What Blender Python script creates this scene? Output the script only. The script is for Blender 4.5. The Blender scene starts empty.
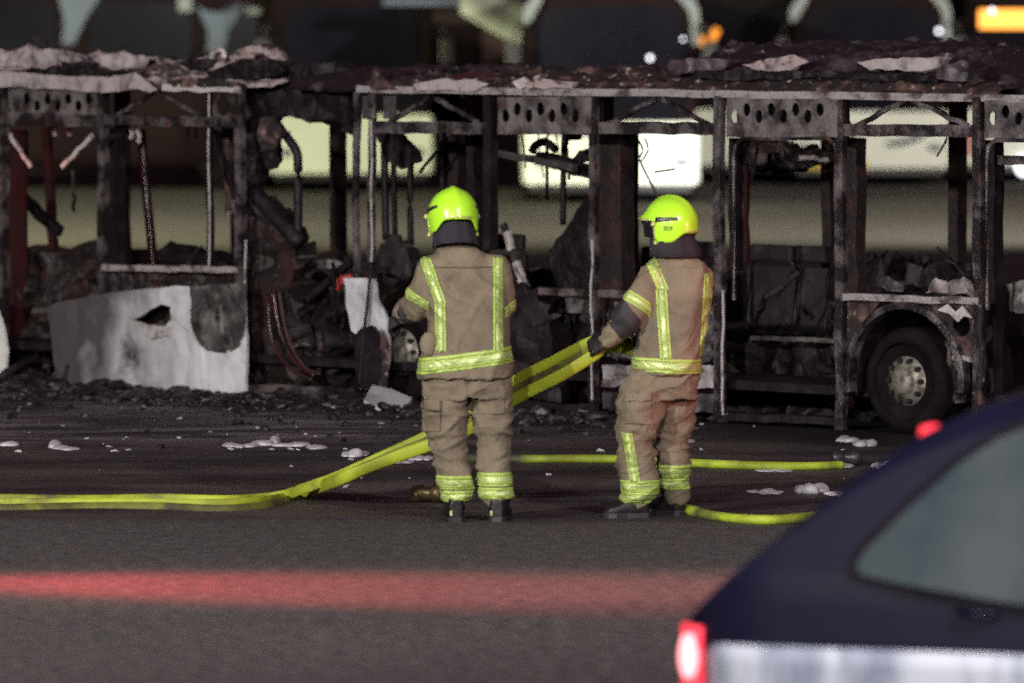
import bpy, bmesh, math, random
from mathutils import Vector, Matrix, noise

R = math.radians
rnd = random.Random(7)
S = bpy.context.scene
COL = S.collection

# ------------------------------------------------------------------ camera
F, H = 6600.0, 2.88                       # focal length in pixels, camera height
PITCH = math.atan(341.5 / F)
cam = bpy.data.cameras.new("camera")
cam.sensor_width = 36.0
cam.lens = F * 36.0 / 1024.0
cam.clip_start, cam.clip_end = 0.5, 600.0
cam.dof.use_dof = True
cam.dof.focus_distance = 40.0
cam.dof.aperture_fstop = 2.1
cam_o = bpy.data.objects.new("camera", cam)
cam_o.location = (0, 0, H)
cam_o.rotation_euler = (math.pi / 2 - PITCH, 0, 0)
COL.objects.link(cam_o)
S.camera = cam_o

# ------------------------------------------------------------------ world (night glow of the city)
W = bpy.data.worlds.new("World")
S.world = W
W.use_nodes = True
nt = W.node_tree
nt.nodes.clear()
out = nt.nodes.new("ShaderNodeOutputWorld")
sky = nt.nodes.new("ShaderNodeTexSky")
sky.sky_type = 'NISHITA'
sky.sun_disc = False
sky.sun_elevation = R(2)
sky.sun_rotation = R(200)
b1 = nt.nodes.new("ShaderNodeBackground")
b1.inputs[1].default_value = 0.006
nt.links.new(sky.outputs[0], b1.inputs[0])
b2 = nt.nodes.new("ShaderNodeBackground")
b2.inputs[0].default_value = (0.175, 0.066, 0.112, 1)
b2.inputs[1].default_value = 0.32
ad = nt.nodes.new("ShaderNodeAddShader")
nt.links.new(b1.outputs[0], ad.inputs[0])
nt.links.new(b2.outputs[0], ad.inputs[1])
nt.links.new(ad.outputs[0], out.inputs[0])


# ------------------------------------------------------------------ lamps of the yard
def lamp(name, kind, loc, target, energy, color, size=0.3, cone=60, blend=0.5):
    l = bpy.data.lights.new(name, kind)
    l.energy = energy
    l.color = color
    if kind in ('SPOT', 'POINT'):
        l.shadow_soft_size = size
    if kind == 'SPOT':
        l.spot_size = R(cone)
        l.spot_blend = blend
    o = bpy.data.objects.new(name, l)
    o.location = loc
    d = Vector(target) - Vector(loc)
    o.rotation_euler = d.to_track_quat('-Z', 'Y').to_euler()
    COL.objects.link(o)
    return o


lamp("yard_floodlight", 'SPOT', (-6, 2, 8.5), (0.5, 39, 0.8), 19000, (1.0, 0.96, 0.92), 0.6, 50, 0.6)
lamp("yard_floodlight", 'SPOT', (-17, 16, 7.5), (-0.5, 42, 0.8), 25000, (1.0, 0.955, 0.90), 0.4, 50, 0.6)
lamp("street_floodlight", 'SPOT', (9, 15, 11), (0.0, 29, 0), 13000, (1.0, 0.88, 0.91), 0.6, 75, 0.8)
lamp("far_yard_floodlight", 'SPOT', (-16, 74, 8), (-1, 92, 0.3), 32000, (0.96, 1.0, 0.58), 0.4, 95, 0.7)
lamp("far_yard_floodlight", 'SPOT', (14, 74, 8), (4, 92, 0.2), 22000, (1.0, 0.96, 0.76), 0.4, 95, 0.7)
lamp("vehicle_headlamp", 'SPOT', (8.0, 77, 1.2), (2.35, 93, 0.5), 15000, (0.92, 0.97, 1.0), 0.12, 7.0, 1.0)
lamp("red_vehicle_beacon", 'SPOT', (-5.6, 33.25, 1.55), (-1.0, 32.25, 0.0), 6400, (1.0, 0.085, 0.10), 0.2, 27, 1.0)
lamp("warm_vehicle_headlamp", 'SPOT', (17, 33.0, 4.0), (-0.3, 32.3, 0.0), 34000, (1.0, 0.50, 0.36), 0.25, 9, 1.0)
lamp("red_beacon", 'SPOT', (7.0, 33.0, 1.4), (0.9, 36.8, 1.1), 900, (1.0, 0.16, 0.16), 0.1, 14, 0.6)
lamp("red_beacon", 'SPOT', (-13, 36, 1.2), (-3.1, 50.3, 1.45), 6000, (1.0, 0.08, 0.10), 0.1, 3.2, 0.6)

# ------------------------------------------------------------------ colour management
S.view_settings.view_transform = 'Standard'
S.view_settings.look = 'None'
S.view_settings.exposure = 0.0
S.view_settings.gamma = 1.0
S.view_settings.use_curve_mapping = False
S.render.engine = 'CYCLES'
S.cycles.max_bounces = 5
S.cycles.diffuse_bounces = 2
S.cycles.glossy_bounces = 3
S.cycles.use_denoising = False
S.cycles.sample_clamp_indirect = 3.0
S.cycles.caustics_reflective = False
S.cycles.caustics_refractive = False


# ------------------------------------------------------------------ pixel <-> world helpers (used to measure the photograph)
def ray(px, py):
    u, v = (px - 512.0) / F, (341.5 - py) / F
    cp, sp = math.cos(PITCH), math.sin(PITCH)
    return Vector((u, cp + v * sp, -sp + v * cp))


def at_depth(px, py, y):
    d = ray(px, py)
    return Vector((0, 0, H)) + d * (y / d.y)


def on_ground(px, py, z=0.0):
    d = ray(px, py)
    return Vector((0, 0, H)) + d * ((z - H) / d.z)


# bus frame: origin on the ground, x along the bus (to the near right end), y into the bus, z up
BUS_A = Vector((-1.96, 48.1, 0))
BUS_T = R(44.3)
BL_ = Vector((math.cos(BUS_T), -math.sin(BUS_T), 0))
BN_ = Vector((math.sin(BUS_T), math.cos(BUS_T), 0))


def B(px, py, n=0.0):
    d = ray(px, py)
    q = BUS_A + BN_ * n
    t = q.dot(BN_) / d.dot(BN_)
    p = Vector((0, 0, H)) + d * t
    return Vector(((p - BUS_A).dot(BL_), n, p.z))


# ------------------------------------------------------------------ tagging
def tag(o, label=None, cat=None, group=None, kind=None):
    if label: o["label"] = label
    if cat: o["category"] = cat
    if group: o["group"] = group
    if kind: o["kind"] = kind
    return o


def empty(name, loc=(0, 0, 0), rz=0.0, label=None, cat=None, group=None):
    o = bpy.data.objects.new(name, None)
    o.location = loc
    o.rotation_euler = (0, 0, rz)
    o.empty_display_size = 0.2
    COL.objects.link(o)
    return tag(o, label, cat, group)


def copy_tree(o, parent=None):
    c = o.copy()
    COL.objects.link(c)
    c.parent = parent
    for ch in list(o.children):
        copy_tree(ch, c)
    return c


# ------------------------------------------------------------------ mesh builder
class MB:
    def __init__(self):
        self.v, self.f = [], []

    def add(self, vs, fs):
        n = len(self.v)
        self.v += [Vector(p) for p in vs]
        self.f += [tuple(i + n for i in f) for f in fs]
        return self

    def box(self, c, s, rot=None):
        c = Vector(c)
        vs = []
        for x in (-.5, .5):
            for y in (-.5, .5):
                for z in (-.5, .5):
                    p = Vector((x * s[0], y * s[1], z * s[2]))
                    if rot: p = rot @ p
                    vs.append(c + p)
        return self.add(vs, [(0, 1, 3, 2), (4, 6, 7, 5), (0, 4, 5, 1), (2, 3, 7, 6), (0, 2, 6, 4), (1, 5, 7, 3)])

    def bar(self, p, q, w, d, side=Vector((0, 1, 0)), jit=0.0, seg=1):
        """bar from p to q; d = thickness along 'side', w = thickness across it"""
        p, q = Vector(p), Vector(q)
        ax = (q - p).normalized()
        a = (side - ax * side.dot(ax)).normalized()
        b = ax.cross(a)
        rings = []
        for i in range(seg + 1):
            c = p.lerp(q, i / seg)
            if 0 < i < seg:
                c = c + Vector((rnd.uniform(-jit, jit), rnd.uniform(-jit, jit), rnd.uniform(-jit, jit)))
            rings.append([c + a * (sx * d / 2) + b * (sy * w / 2) for sx, sy in ((-1, -1), (1, -1), (1, 1), (-1, 1))])
        return self.loft(rings)

    def loft(self, rings, cap=True):
        n = len(rings[0])
        vs = [p for r in rings for p in r]
        fs = []
        for i in range(len(rings) - 1):
            for j in range(n):
                k = (j + 1) % n
                fs.append((i * n + j, i * n + k, (i + 1) * n + k, (i + 1) * n + j))
        if cap:
            fs.append(tuple(reversed(range(n))))
            fs.append(tuple(range((len(rings) - 1) * n, len(rings) * n)))
        return self.add(vs, fs)

    def tube(self, pts, r, seg=10, flat=1.0, up=Vector((0, 0, 1)), twist=None):
        """tube along pts, r a number or list; flat squeezes it along 'up'"""
        pts = [Vector(p) for p in pts]
        rings = []
        for i, p in enumerate(pts):
            t = (pts[min(i + 1, len(pts) - 1)] - pts[max(i - 1, 0)]).normalized()
            a = up.cross(t)
            if a.length < 1e-3: a = Vector((1, 0, 0)).cross(t)
            a.normalize()
            b = t.cross(a)
            if twist:
                m = Matrix.Rotation(twist[i], 3, t)
                a, b = m @ a, m @ b
            rr = r[i] if isinstance(r, (list, tuple)) else r
            rings.append([p + a * (math.cos(2 * math.pi * k / seg) * rr) + b * (math.sin(2 * math.pi * k / seg) * rr * flat)
                          for k in range(seg)])
        return self.loft(rings)

    def lathe(self, prof, c, axis='Y', seg=40):
        """prof: (radius, along) pairs, turned about an axis through c"""
        c = Vector(c)
        rings = []
        for r, h in prof:
            ring = []
            for k in range(seg):
                a = 2 * math.pi * k / seg
                if axis == 'Y':
                    ring.append(c + Vector((r * math.cos(a), h, r * math.sin(a))))
                elif axis == 'X':
                    ring.append(c + Vector((h, r * math.cos(a), r * math.sin(a))))
                else:
                    ring.append(c + Vector((r * math.cos(a), r * math.sin(a), h)))
            rings.append(ring)
        return self.loft(rings)

    def ball(self, c, r, seg=10, rows=6):
        c = Vector(c)
        r = Vector(r) if hasattr(r, '__len__') else Vector((r, r, r))
        rings = []
        for i in range(1, rows):
            t = math.pi * i / rows
            rings.append([c + Vector((r.x * math.sin(t) * math.cos(2 * math.pi * k / seg),
                                      r.y * math.sin(t) * math.sin(2 * math.pi * k / seg),
                                      -r.z * math.cos(t))) for k in range(seg)])
        return self.loft(rings)

    def mesh(self, name):
        me = bpy.data.meshes.new(name)
        bm = bmesh.new()
        vs = [bm.verts.new(p) for p in self.v]
        for f in self.f:
            try:
                bm.faces.new([vs[i] for i in f])
            except ValueError:
                pass
        bmesh.ops.recalc_face_normals(bm, faces=bm.faces)
        bm.to_mesh(me)
        bm.free()
        return me

    def build(self, name, mat, parent=None, smooth=False, bevel=0.0):
        return link(name, self.mesh(name), mat, parent, smooth, bevel)


def link(name, me, mat, parent=None, smooth=False, bevel=0.0, solid=0.0):
    o = bpy.data.objects.new(name, me)
    for m in (mat if isinstance(mat, (list, tuple)) else [mat]):
        me.materials.append(m)
    COL.objects.link(o)
    o.parent = parent
    if smooth:
        me.polygons.foreach_set("use_smooth", [True] * len(me.polygons))
    if solid:
        s = o.modifiers.new("thickness", 'SOLIDIFY')
        s.thickness = abs(solid)
        s.offset = 0
    if bevel:
        b = o.modifiers.new("edge", 'BEVEL')
        b.width = bevel
        b.segments = 2
        b.limit_method = 'ANGLE'
    return o


def ragged(poly, amp=1.5, step=9.0, seed=1):
    """polygon in pixels with burnt, uneven edges"""
    r = random.Random(seed)
    res = []
    for i, p in enumerate(poly):
        q = poly[(i + 1) % len(poly)]
        L = math.hypot(q[0] - p[0], q[1] - p[1])
        k = max(1, int(L / step))
        for j in range(k):
            t = j / k
            a = amp if j else amp * 0.4
            res.append((p[0] + (q[0] - p[0]) * t + r.uniform(-a, a), p[1] + (q[1] - p[1]) * t + r.uniform(-a, a)))
    return res


def sheet(name, loops, mat, parent, thick, bulge=0.0, seed=0, cuts=0, smooth=False, extrude=None):
    """flat sheet from 3-D loops (outer first, then holes), given thickness; bulge bends it out of plane"""
    bm = bmesh.new()
    edges = []
    for lp in loops:
        vs = [bm.verts.new(p) for p in lp]
        for i in range(len(vs)):
            edges.append(bm.edges.new((vs[i], vs[(i + 1) % len(vs)])))
    bmesh.ops.triangle_fill(bm, edges=edges, use_beauty=True, use_dissolve=False)
    if cuts:
        bmesh.ops.subdivide_edges(bm, edges=[e for e in bm.edges], cuts=cuts, use_grid_fill=True)
    if bulge:
        for v in bm.verts:
            v.co.y += bulge * noise.noise(v.co * 1.7 + Vector((seed, 0, 0))) + bulge * .6 * noise.noise(v.co * 5.0 + Vector((0, seed, 0))) + bulge * .35 * noise.noise(v.co * 14.0 + Vector((0, 0, seed)))
    bmesh.ops.recalc_face_normals(bm, faces=bm.faces)
    me = bpy.data.meshes.new(name)
    bm.to_mesh(me)
    bm.free()
    return link(name, me, mat, parent, smooth, 0.0, thick)


# ------------------------------------------------------------------ materials
def mat(name, c1, c2=None, scale=4.0, lo=0.4, hi=0.65, rough=0.6, metal=0.0, c3=None, s3=14.0, lo3=.55, hi3=.7,
        bump=0.0, bscale=40.0, spec=0.5, stretch=(1, 1, 1), coat=0.0, detail=8.0, rough2=None):
    m = bpy.data.materials.new(name)
    m.use_nodes = True
    t = m.node_tree
    p = t.nodes["Principled BSDF"]
    p.inputs["Roughness"].default_value = rough
    p.inputs["Metallic"].default_value = metal
    p.inputs["Specular IOR Level"].default_value = spec
    p.inputs["Coat Weight"].default_value = coat
    p.inputs["Base Color"].default_value = (*c1, 1)
    tc = t.nodes.new("ShaderNodeTexCoord")
    mp = t.nodes.new("ShaderNodeMapping")
    mp.inputs["Scale"].default_value = stretch
    t.links.new(tc.outputs["Object"], mp.inputs[0])

    def nz(sc, lo, hi, det=detail):
        n = t.nodes.new("ShaderNodeTexNoise")
        n.inputs["Scale"].default_value = sc
        n.inputs["Detail"].default_value = det
        n.inputs["Roughness"].default_value = 0.6
        t.links.new(mp.outputs[0], n.inputs["Vector"])
        r = t.nodes.new("ShaderNodeMapRange")
        r.inputs["From Min"].default_value = lo
        r.inputs["From Max"].default_value = hi
        t.links.new(n.outputs[0], r.inputs["Value"])
        return r.outputs[0]

    def mix(fac, a, b):
        x = t.nodes.new("ShaderNodeMix")
        x.data_type = 'RGBA'
        t.links.new(fac, x.inputs["Factor"])
        for i, c in ((6, a), (7, b)):
            if isinstance(c, tuple):
                x.inputs[i].default_value = (*c, 1)
            else:
                t.links.new(c, x.inputs[i])
        return x.outputs[2]

    col = None
    if c2:
        fac = nz(scale, lo, hi)
        col = mix(fac, c1, c2)
        if rough2 is not None:
            r = t.nodes.new("ShaderNodeMapRange")
            r.inputs["To Min"].default_value = rough
            r.inputs["To Max"].default_value = rough2
            t.links.new(fac, r.inputs["Value"])
            t.links.new(r.outputs[0], p.inputs["Roughness"])
        if c3:
            col = mix(nz(s3, lo3, hi3), col, c3)
        t.links.new(col, p.inputs["Base Color"])
    if bump:
        n = t.nodes.new("ShaderNodeTexNoise")
        n.inputs["Scale"].default_value = bscale
        n.inputs["Detail"].default_value = 6
        t.links.new(mp.outputs[0], n.inputs["Vector"])
        bp = t.nodes.new("ShaderNodeBump")
        bp.inputs["Strength"].default_value = bump
        bp.inputs["Distance"].default_value = 0.01
        t.links.new(n.outputs[0], bp.inputs["Height"])
        t.links.new(bp.outputs[0], p.inputs["Normal"])
    m["mix"] = 0
    return m


def glow(name, c, strength):
    m = bpy.data.materials.new(name)
    m.use_nodes = True
    p = m.node_tree.nodes["Principled BSDF"]
    p.inputs["Base Color"].default_value = (*[min(1, x) * .5 for x in c], 1)
    p.inputs["Emission Color"].default_value = (*c, 1)
    p.inputs["Emission Strength"].default_value = strength
    return m


M = {}
M['frame'] = mat('scorched_frame', (0.020, 0.014, 0.016), (0.20, 0.175, 0.18), 4.5, .46, .64, .38, .3, (0.10, 0.042, 0.026), 9, .58, .68, .9, 55)
M['rail'] = mat('bare_rail', (0.42, 0.39, 0.40), (0.10, 0.075, 0.075), 9, .48, .62, .4, .3, (0.16, .075, .05), 23, .6, .7, .8, 60, stretch=(.6, 1, 1))
M['perf'] = mat('scorched_panel', (0.21, 0.19, 0.19), (0.035, 0.028, 0.030), 5, .43, .61, .42, .3, (0.12, .055, .035), 10, .58, .68, .8, 50)
M['bgrey'] = mat('grey_bus_paint', (0.20, 0.22, 0.27), (0.15, 0.17, 0.2), 2, .4, .7, .4)
M['strip'] = mat('pale_strip', (0.55, 0.52, 0.51), (0.2, 0.16, 0.16), 10, .52, .65, .45, .2, bump=.5)
M['soot'] = mat('soot_black', (0.007, 0.004, 0.006), (0.026, 0.018, 0.022), 7, .47, .7, .6, 0, (0.07, .058, .062), 18, .68, .72, .8, 25, spec=.3)
M['sootred'] = mat('rusted_black', (0.013, 0.008, 0.009), (0.045, 0.017, 0.015), 7, .48, .68, .6, 0, (0.09, .07, .07), 19, .64, .70, 1.0, 25)
M['redpole'] = mat('burnt_red_pole', (0.05, 0.013, 0.013), (0.03, 0.018, 0.018), 6, .45, .65, .28, 0, bump=.4)
M['ash'] = mat('ash_crust', (0.36, 0.295, 0.30), (0.025, 0.017, 0.02), 4, .50, .60, .85, 0, (0.13, .07, .06), 14, .54, .64, 1.0, 30, stretch=(1, 1, 1.8))
M['ashdark'] = mat('dark_crust', (0.014, 0.009, 0.013), (0.10, 0.072, 0.088), 3.0, .52, .68, .5, 0, (0.34, .28, .28), 8, .64, .71, .8, 25)
M['rust'] = mat('rust_debris', (0.016, 0.010, 0.011), (0.14, 0.078, 0.066), 6, .50, .66, .75, 0, (0.42, .35, .34), 12, .60, .68, 1.0, 40)
M['pale'] = mat('pale_ash_sheet', (0.37, 0.33, 0.335), (0.09, 0.066, 0.072), 5, .48, .64, .8, 0, bump=.8, bscale=30)
M['seat'] = mat('burnt_seat', (0.014, 0.010, 0.012), (0.045, 0.035, 0.037), 9, .5, .7, .7, .1, bump=.4)
M['tyre'] = mat('tyre_rubber', (0.006, 0.004, 0.005), (0.013, 0.010, 0.011), 8, .4, .7, .9, 0, bump=.3, spec=.12)
M['hub'] = mat('hub_metal', (0.30, 0.29, 0.24), (0.10, 0.085, 0.075), 14, .45, .62, .45, .4, bump=.3)
M['plate'] = mat('grey_plate', (0.065, 0.06, 0.062), (0.22, 0.21, 0.20), 6, .5, .68, .5, .3, (0.02, .018, .018), 5, .55, .66, .3, 40)
M['cable'] = mat('burnt_cable', (0.02, 0.013, 0.013), (0.06, 0.02, 0.015), 9, .4, .6, .6)
M['debris'] = mat('debris_mix', (0.012, 0.009, 0.011), (0.075, 0.062, 0.068), 9, .52, .68, .45, 0, (0.36, .34, .36), 7, .66, .74, .7, 40)
M['foam'] = mat('white_foam', (0.58, 0.58, 0.62), (0.28, 0.27, 0.30), 8, .4, .7, .85, 0, bump=.4, bscale=50)
M['coat'] = mat('turnout_cloth', (0.198, 0.164, 0.115), (0.125, 0.101, 0.071), 5, .42, .70, .85, 0, (0.085, .062, .048), 7, .61, .74, .5, 240, spec=.2)
M['pads'] = mat('black_pad', (0.016, 0.014, 0.018), (0.03, 0.027, 0.03), 20, .4, .7, .7, bump=.3, bscale=200)
M['lime'] = mat('lime_band', (0.38, 0.54, 0.10), (0.29, 0.42, 0.08), 9, .45, .7, .5, bump=.2, bscale=120)
M['silver'] = mat('reflective_tape', (0.43, 0.53, 0.20), (0.28, 0.36, .13), 10, .45, .7, .4, .2)
M['seam'] = mat('band_seam', (0.24, 0.28, 0.07), (0.17, 0.19, .05), 10, .45, .7, .6)
M['seamdark'] = mat('cloth_seam', (0.09, 0.068, 0.05), (0.06, .045, .034), 12, .4, .7, .9)
M['helmet'] = mat('helmet_lime', (0.42, 0.82, 0.03), (0.35, 0.72, 0.035), 5, .45, .7, .28, coat=.3)
M['helmettrim'] = mat('helmet_trim', (0.55, 0.58, 0.18), (0.35, 0.4, .12), 20, .4, .6, .3, .2)
M['dark'] = mat('dark_plastic', (0.018, 0.016, 0.02), (0.028, 0.024, 0.03), 12, .4, .7, .4)
M['visor'] = mat('dark_visor', (0.012, 0.010, 0.014), (0.02, .018, .022), 4, .4, .6, .12, 0, spec=.6)
M['curtain'] = mat('neck_cloth', (0.014, 0.012, 0.018), (0.024, 0.02, 0.028), 10, .4, .7, .9, bump=.3, bscale=120)
M['skin'] = mat('skin', (0.38, 0.22, 0.16), (0.34, 0.18, 0.13), 12, .4, .7, .5)
M['boot'] = mat('boot_leather', (0.009, 0.007, 0.009), (0.018, 0.015, 0.016), 12, .4, .7, .45, spec=.3, bump=.3)
M['hose'] = mat('hose_yellow', (0.36, 0.45, 0.022), (0.22, 0.25, 0.018), 3.2, .42, .64, .6, 0, (0.085, .07, .022), 2.0, .53, .68, .35, 150)
M['hosegap'] = mat('hose_gap_shade', (0.16, 0.17, 0.02), (0.07, 0.065, 0.015), 4, .42, .62, .7, 0, (0.03, .026, .012), 2.5, .52, .64, .35, 150)  # dark tone painted in for the shaded gap between bright strands
M['hosedirty'] = mat('hose_green', (0.36, 0.47, 0.03), (0.20, 0.24, 0.02), 2.0, .45, .62, .6, 0, (0.05, .045, .03), 1.1, .50, .62, .35, 150)
M['brass'] = mat('brass_coupling', (0.10, 0.075, 0.03), (0.05, 0.036, .02), 20, .4, .65, .4, .6)
M['bwhite'] = mat('white_paint', (0.78, 0.79, 0.75), (0.66, 0.67, 0.62), 1.2, .4, .7, .35)
M['bblue'] = mat('blue_grey_paint', (0.070, 0.095, 0.17), (0.05, 0.065, 0.12), 1.2, .4, .7, .35)
M['bdark'] = mat('dark_bus_paint', (0.010, 0.005, 0.007), (0.014, 0.007, 0.009), 1.0, .4, .7, .8, spec=.08)
M['glass'] = mat('dark_glass', (0.005, 0.005, 0.010), (0.010, 0.009, 0.016), .8, .4, .7, .12, 0, spec=.2)
M['yellow'] = mat('yellow_paint', (0.62, 0.42, 0.02), (0.5, 0.33, 0.02), 4, .4, .7, .5)
M['navyink'] = mat('navy_marking', (0.03, 0.03, 0.10), (0.05, .05, .14), 5, .4, .7, .5)
M['wall'] = mat('depot_wall', (0.016, 0.008, 0.010), (0.024, 0.012, 0.013), .8, .4, .7, .95, 0, bump=.5, bscale=8)
M['wallbrown'] = mat('depot_pier', (0.055, 0.028, 0.028), (0.04, 0.02, 0.022), 1.5, .4, .7, .85, 0, bump=.5, bscale=8)
M['canopyw'] = mat('canopy_fabric', (0.40, 0.42, 0.38), (0.30, .32, .28), 1.5, .4, .7, .7)
M['greenpost'] = mat('pale_green_paint', (0.45, 0.62, 0.42), (0.34, 0.48, 0.32), 3, .4, .7, .5)
M['paint'] = mat('navy_car_paint', (0.0065, 0.0067, 0.019), (0.008, 0.0084, 0.024), 2, .4, .7, .3, .0, spec=.2, coat=.1)
M['carglass'] = mat('tinted_glass', (0.035, 0.055, 0.062), (0.070, 0.085, 0.088), 1.6, .38, .65, .06, 0, spec=.5)
M['orange'] = glow('orange_display', (1.0, 0.36, 0.05), 2.6)
M['amber'] = glow('amber_lamp', (1.0, 0.33, 0.04), 1.4)
M['whiteglow'] = glow('white_glow', (0.9, 0.92, 1.0), 4.0)
M['redlamp'] = glow('red_lamp', (1.0, 0.045, 0.07), 1.6)
M['redcore'] = glow('red_lamp_core', (1.0, 0.34, 0.37), 2.6)
M['redpaint'] = mat('red_plate', (0.5, 0.06, 0.06), (0.35, 0.05, .05), 9, .4, .7, .5)
M['redlitpanel'] = mat('red_lit_panel', (0.55, 0.25, 0.2), (0.4, 0.18, .15), 3, .4, .7, .5)  # reddish light falling on a bus panel, painted in as pink


def dirty_hose_mat():
    """hose whose left length is trodden into the wet soot"""
    m = mat('trodden_hose', (0.36, 0.47, 0.03), (0.20, 0.24, 0.02), 2.0, .45, .62, .6, 0, (0.05, .045, .03), 1.4, .52, .62, .35, 150)
    t = m.node_tree
    p = t.nodes["Principled BSDF"]
    col = p.inputs["Base Color"].links[0].from_socket
    tc = t.nodes.new("ShaderNodeTexCoord"); sp = t.nodes.new("ShaderNodeSeparateXYZ")
    t.links.new(tc.outputs["Object"], sp.inputs[0])
    n = t.nodes.new("ShaderNodeTexNoise"); n.inputs["Scale"].default_value = 2.5; n.inputs["Detail"].default_value = 5
    t.links.new(tc.outputs["Object"], n.inputs["Vector"])
    a = t.nodes.new("ShaderNodeMath"); a.operation = 'MULTIPLY_ADD'; a.inputs[1].default_value = 1.2
    t.links.new(n.outputs[0], a.inputs[0]); t.links.new(sp.outputs[0], a.inputs[2])
    r = t.nodes.new("ShaderNodeMapRange"); r.inputs["From Min"].default_value = .45; r.inputs["From Max"].default_value = .75
    t.links.new(a.outputs[0], r.inputs["Value"])
    x = t.nodes.new("ShaderNodeMix"); x.data_type = 'RGBA'
    x.inputs[6].default_value = (0.055, 0.055, 0.03, 1)
    t.links.new(r.outputs[0], x.inputs["Factor"]); t.links.new(col, x.inputs[7])
    t.links.new(x.outputs[2], p.inputs["Base Color"])
    return m


M['trodden'] = dirty_hose_mat()


def soot_panel_mat():
    """white bus panel with burnt soot spreading from one side, faint runs and scuffs"""
    m = mat('sooted_white_panel', (0.62, 0.64, 0.66), (0.40, 0.41, 0.43), 2.5, .42, .68, .55, 0, (0.055, .045, .047), 2.3, .56, .70, .25, 30)
    t = m.node_tree
    p = t.nodes["Principled BSDF"]
    col = p.inputs["Base Color"].links[0].from_socket
    tc = t.nodes.new("ShaderNodeTexCoord")
    sp = t.nodes.new("ShaderNodeSeparateXYZ")
    t.links.new(tc.outputs["Object"], sp.inputs[0])
    n = t.nodes.new("ShaderNodeTexNoise")
    n.inputs["Scale"].default_value = 2.2
    n.inputs["Detail"].default_value = 7
    t.links.new(tc.outputs["Object"], n.inputs["Vector"])
    a = t.nodes.new("ShaderNodeMath"); a.operation = 'MULTIPLY_ADD'
    a.inputs[1].default_value = 2.2
    t.links.new(n.outputs[0], a.inputs[0])
    t.links.new(sp.outputs[0], a.inputs[2])
    r = t.nodes.new("ShaderNodeMapRange")
    r.inputs["From Min"].default_value = -0.55
    r.inputs["From Max"].default_value = 0.45
    t.links.new(a.outputs[0], r.inputs["Value"])
    x = t.nodes.new("ShaderNodeMix"); x.data_type = 'RGBA'
    x.inputs[6].default_value = (0.075, 0.065, 0.067, 1)
    t.links.new(r.outputs[0], x.inputs["Factor"])
    t.links.new(col, x.inputs[7])
    t.links.new(x.outputs[2], p.inputs["Base Color"])
    return m


M['panel'] = soot_panel_mat()


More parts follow.
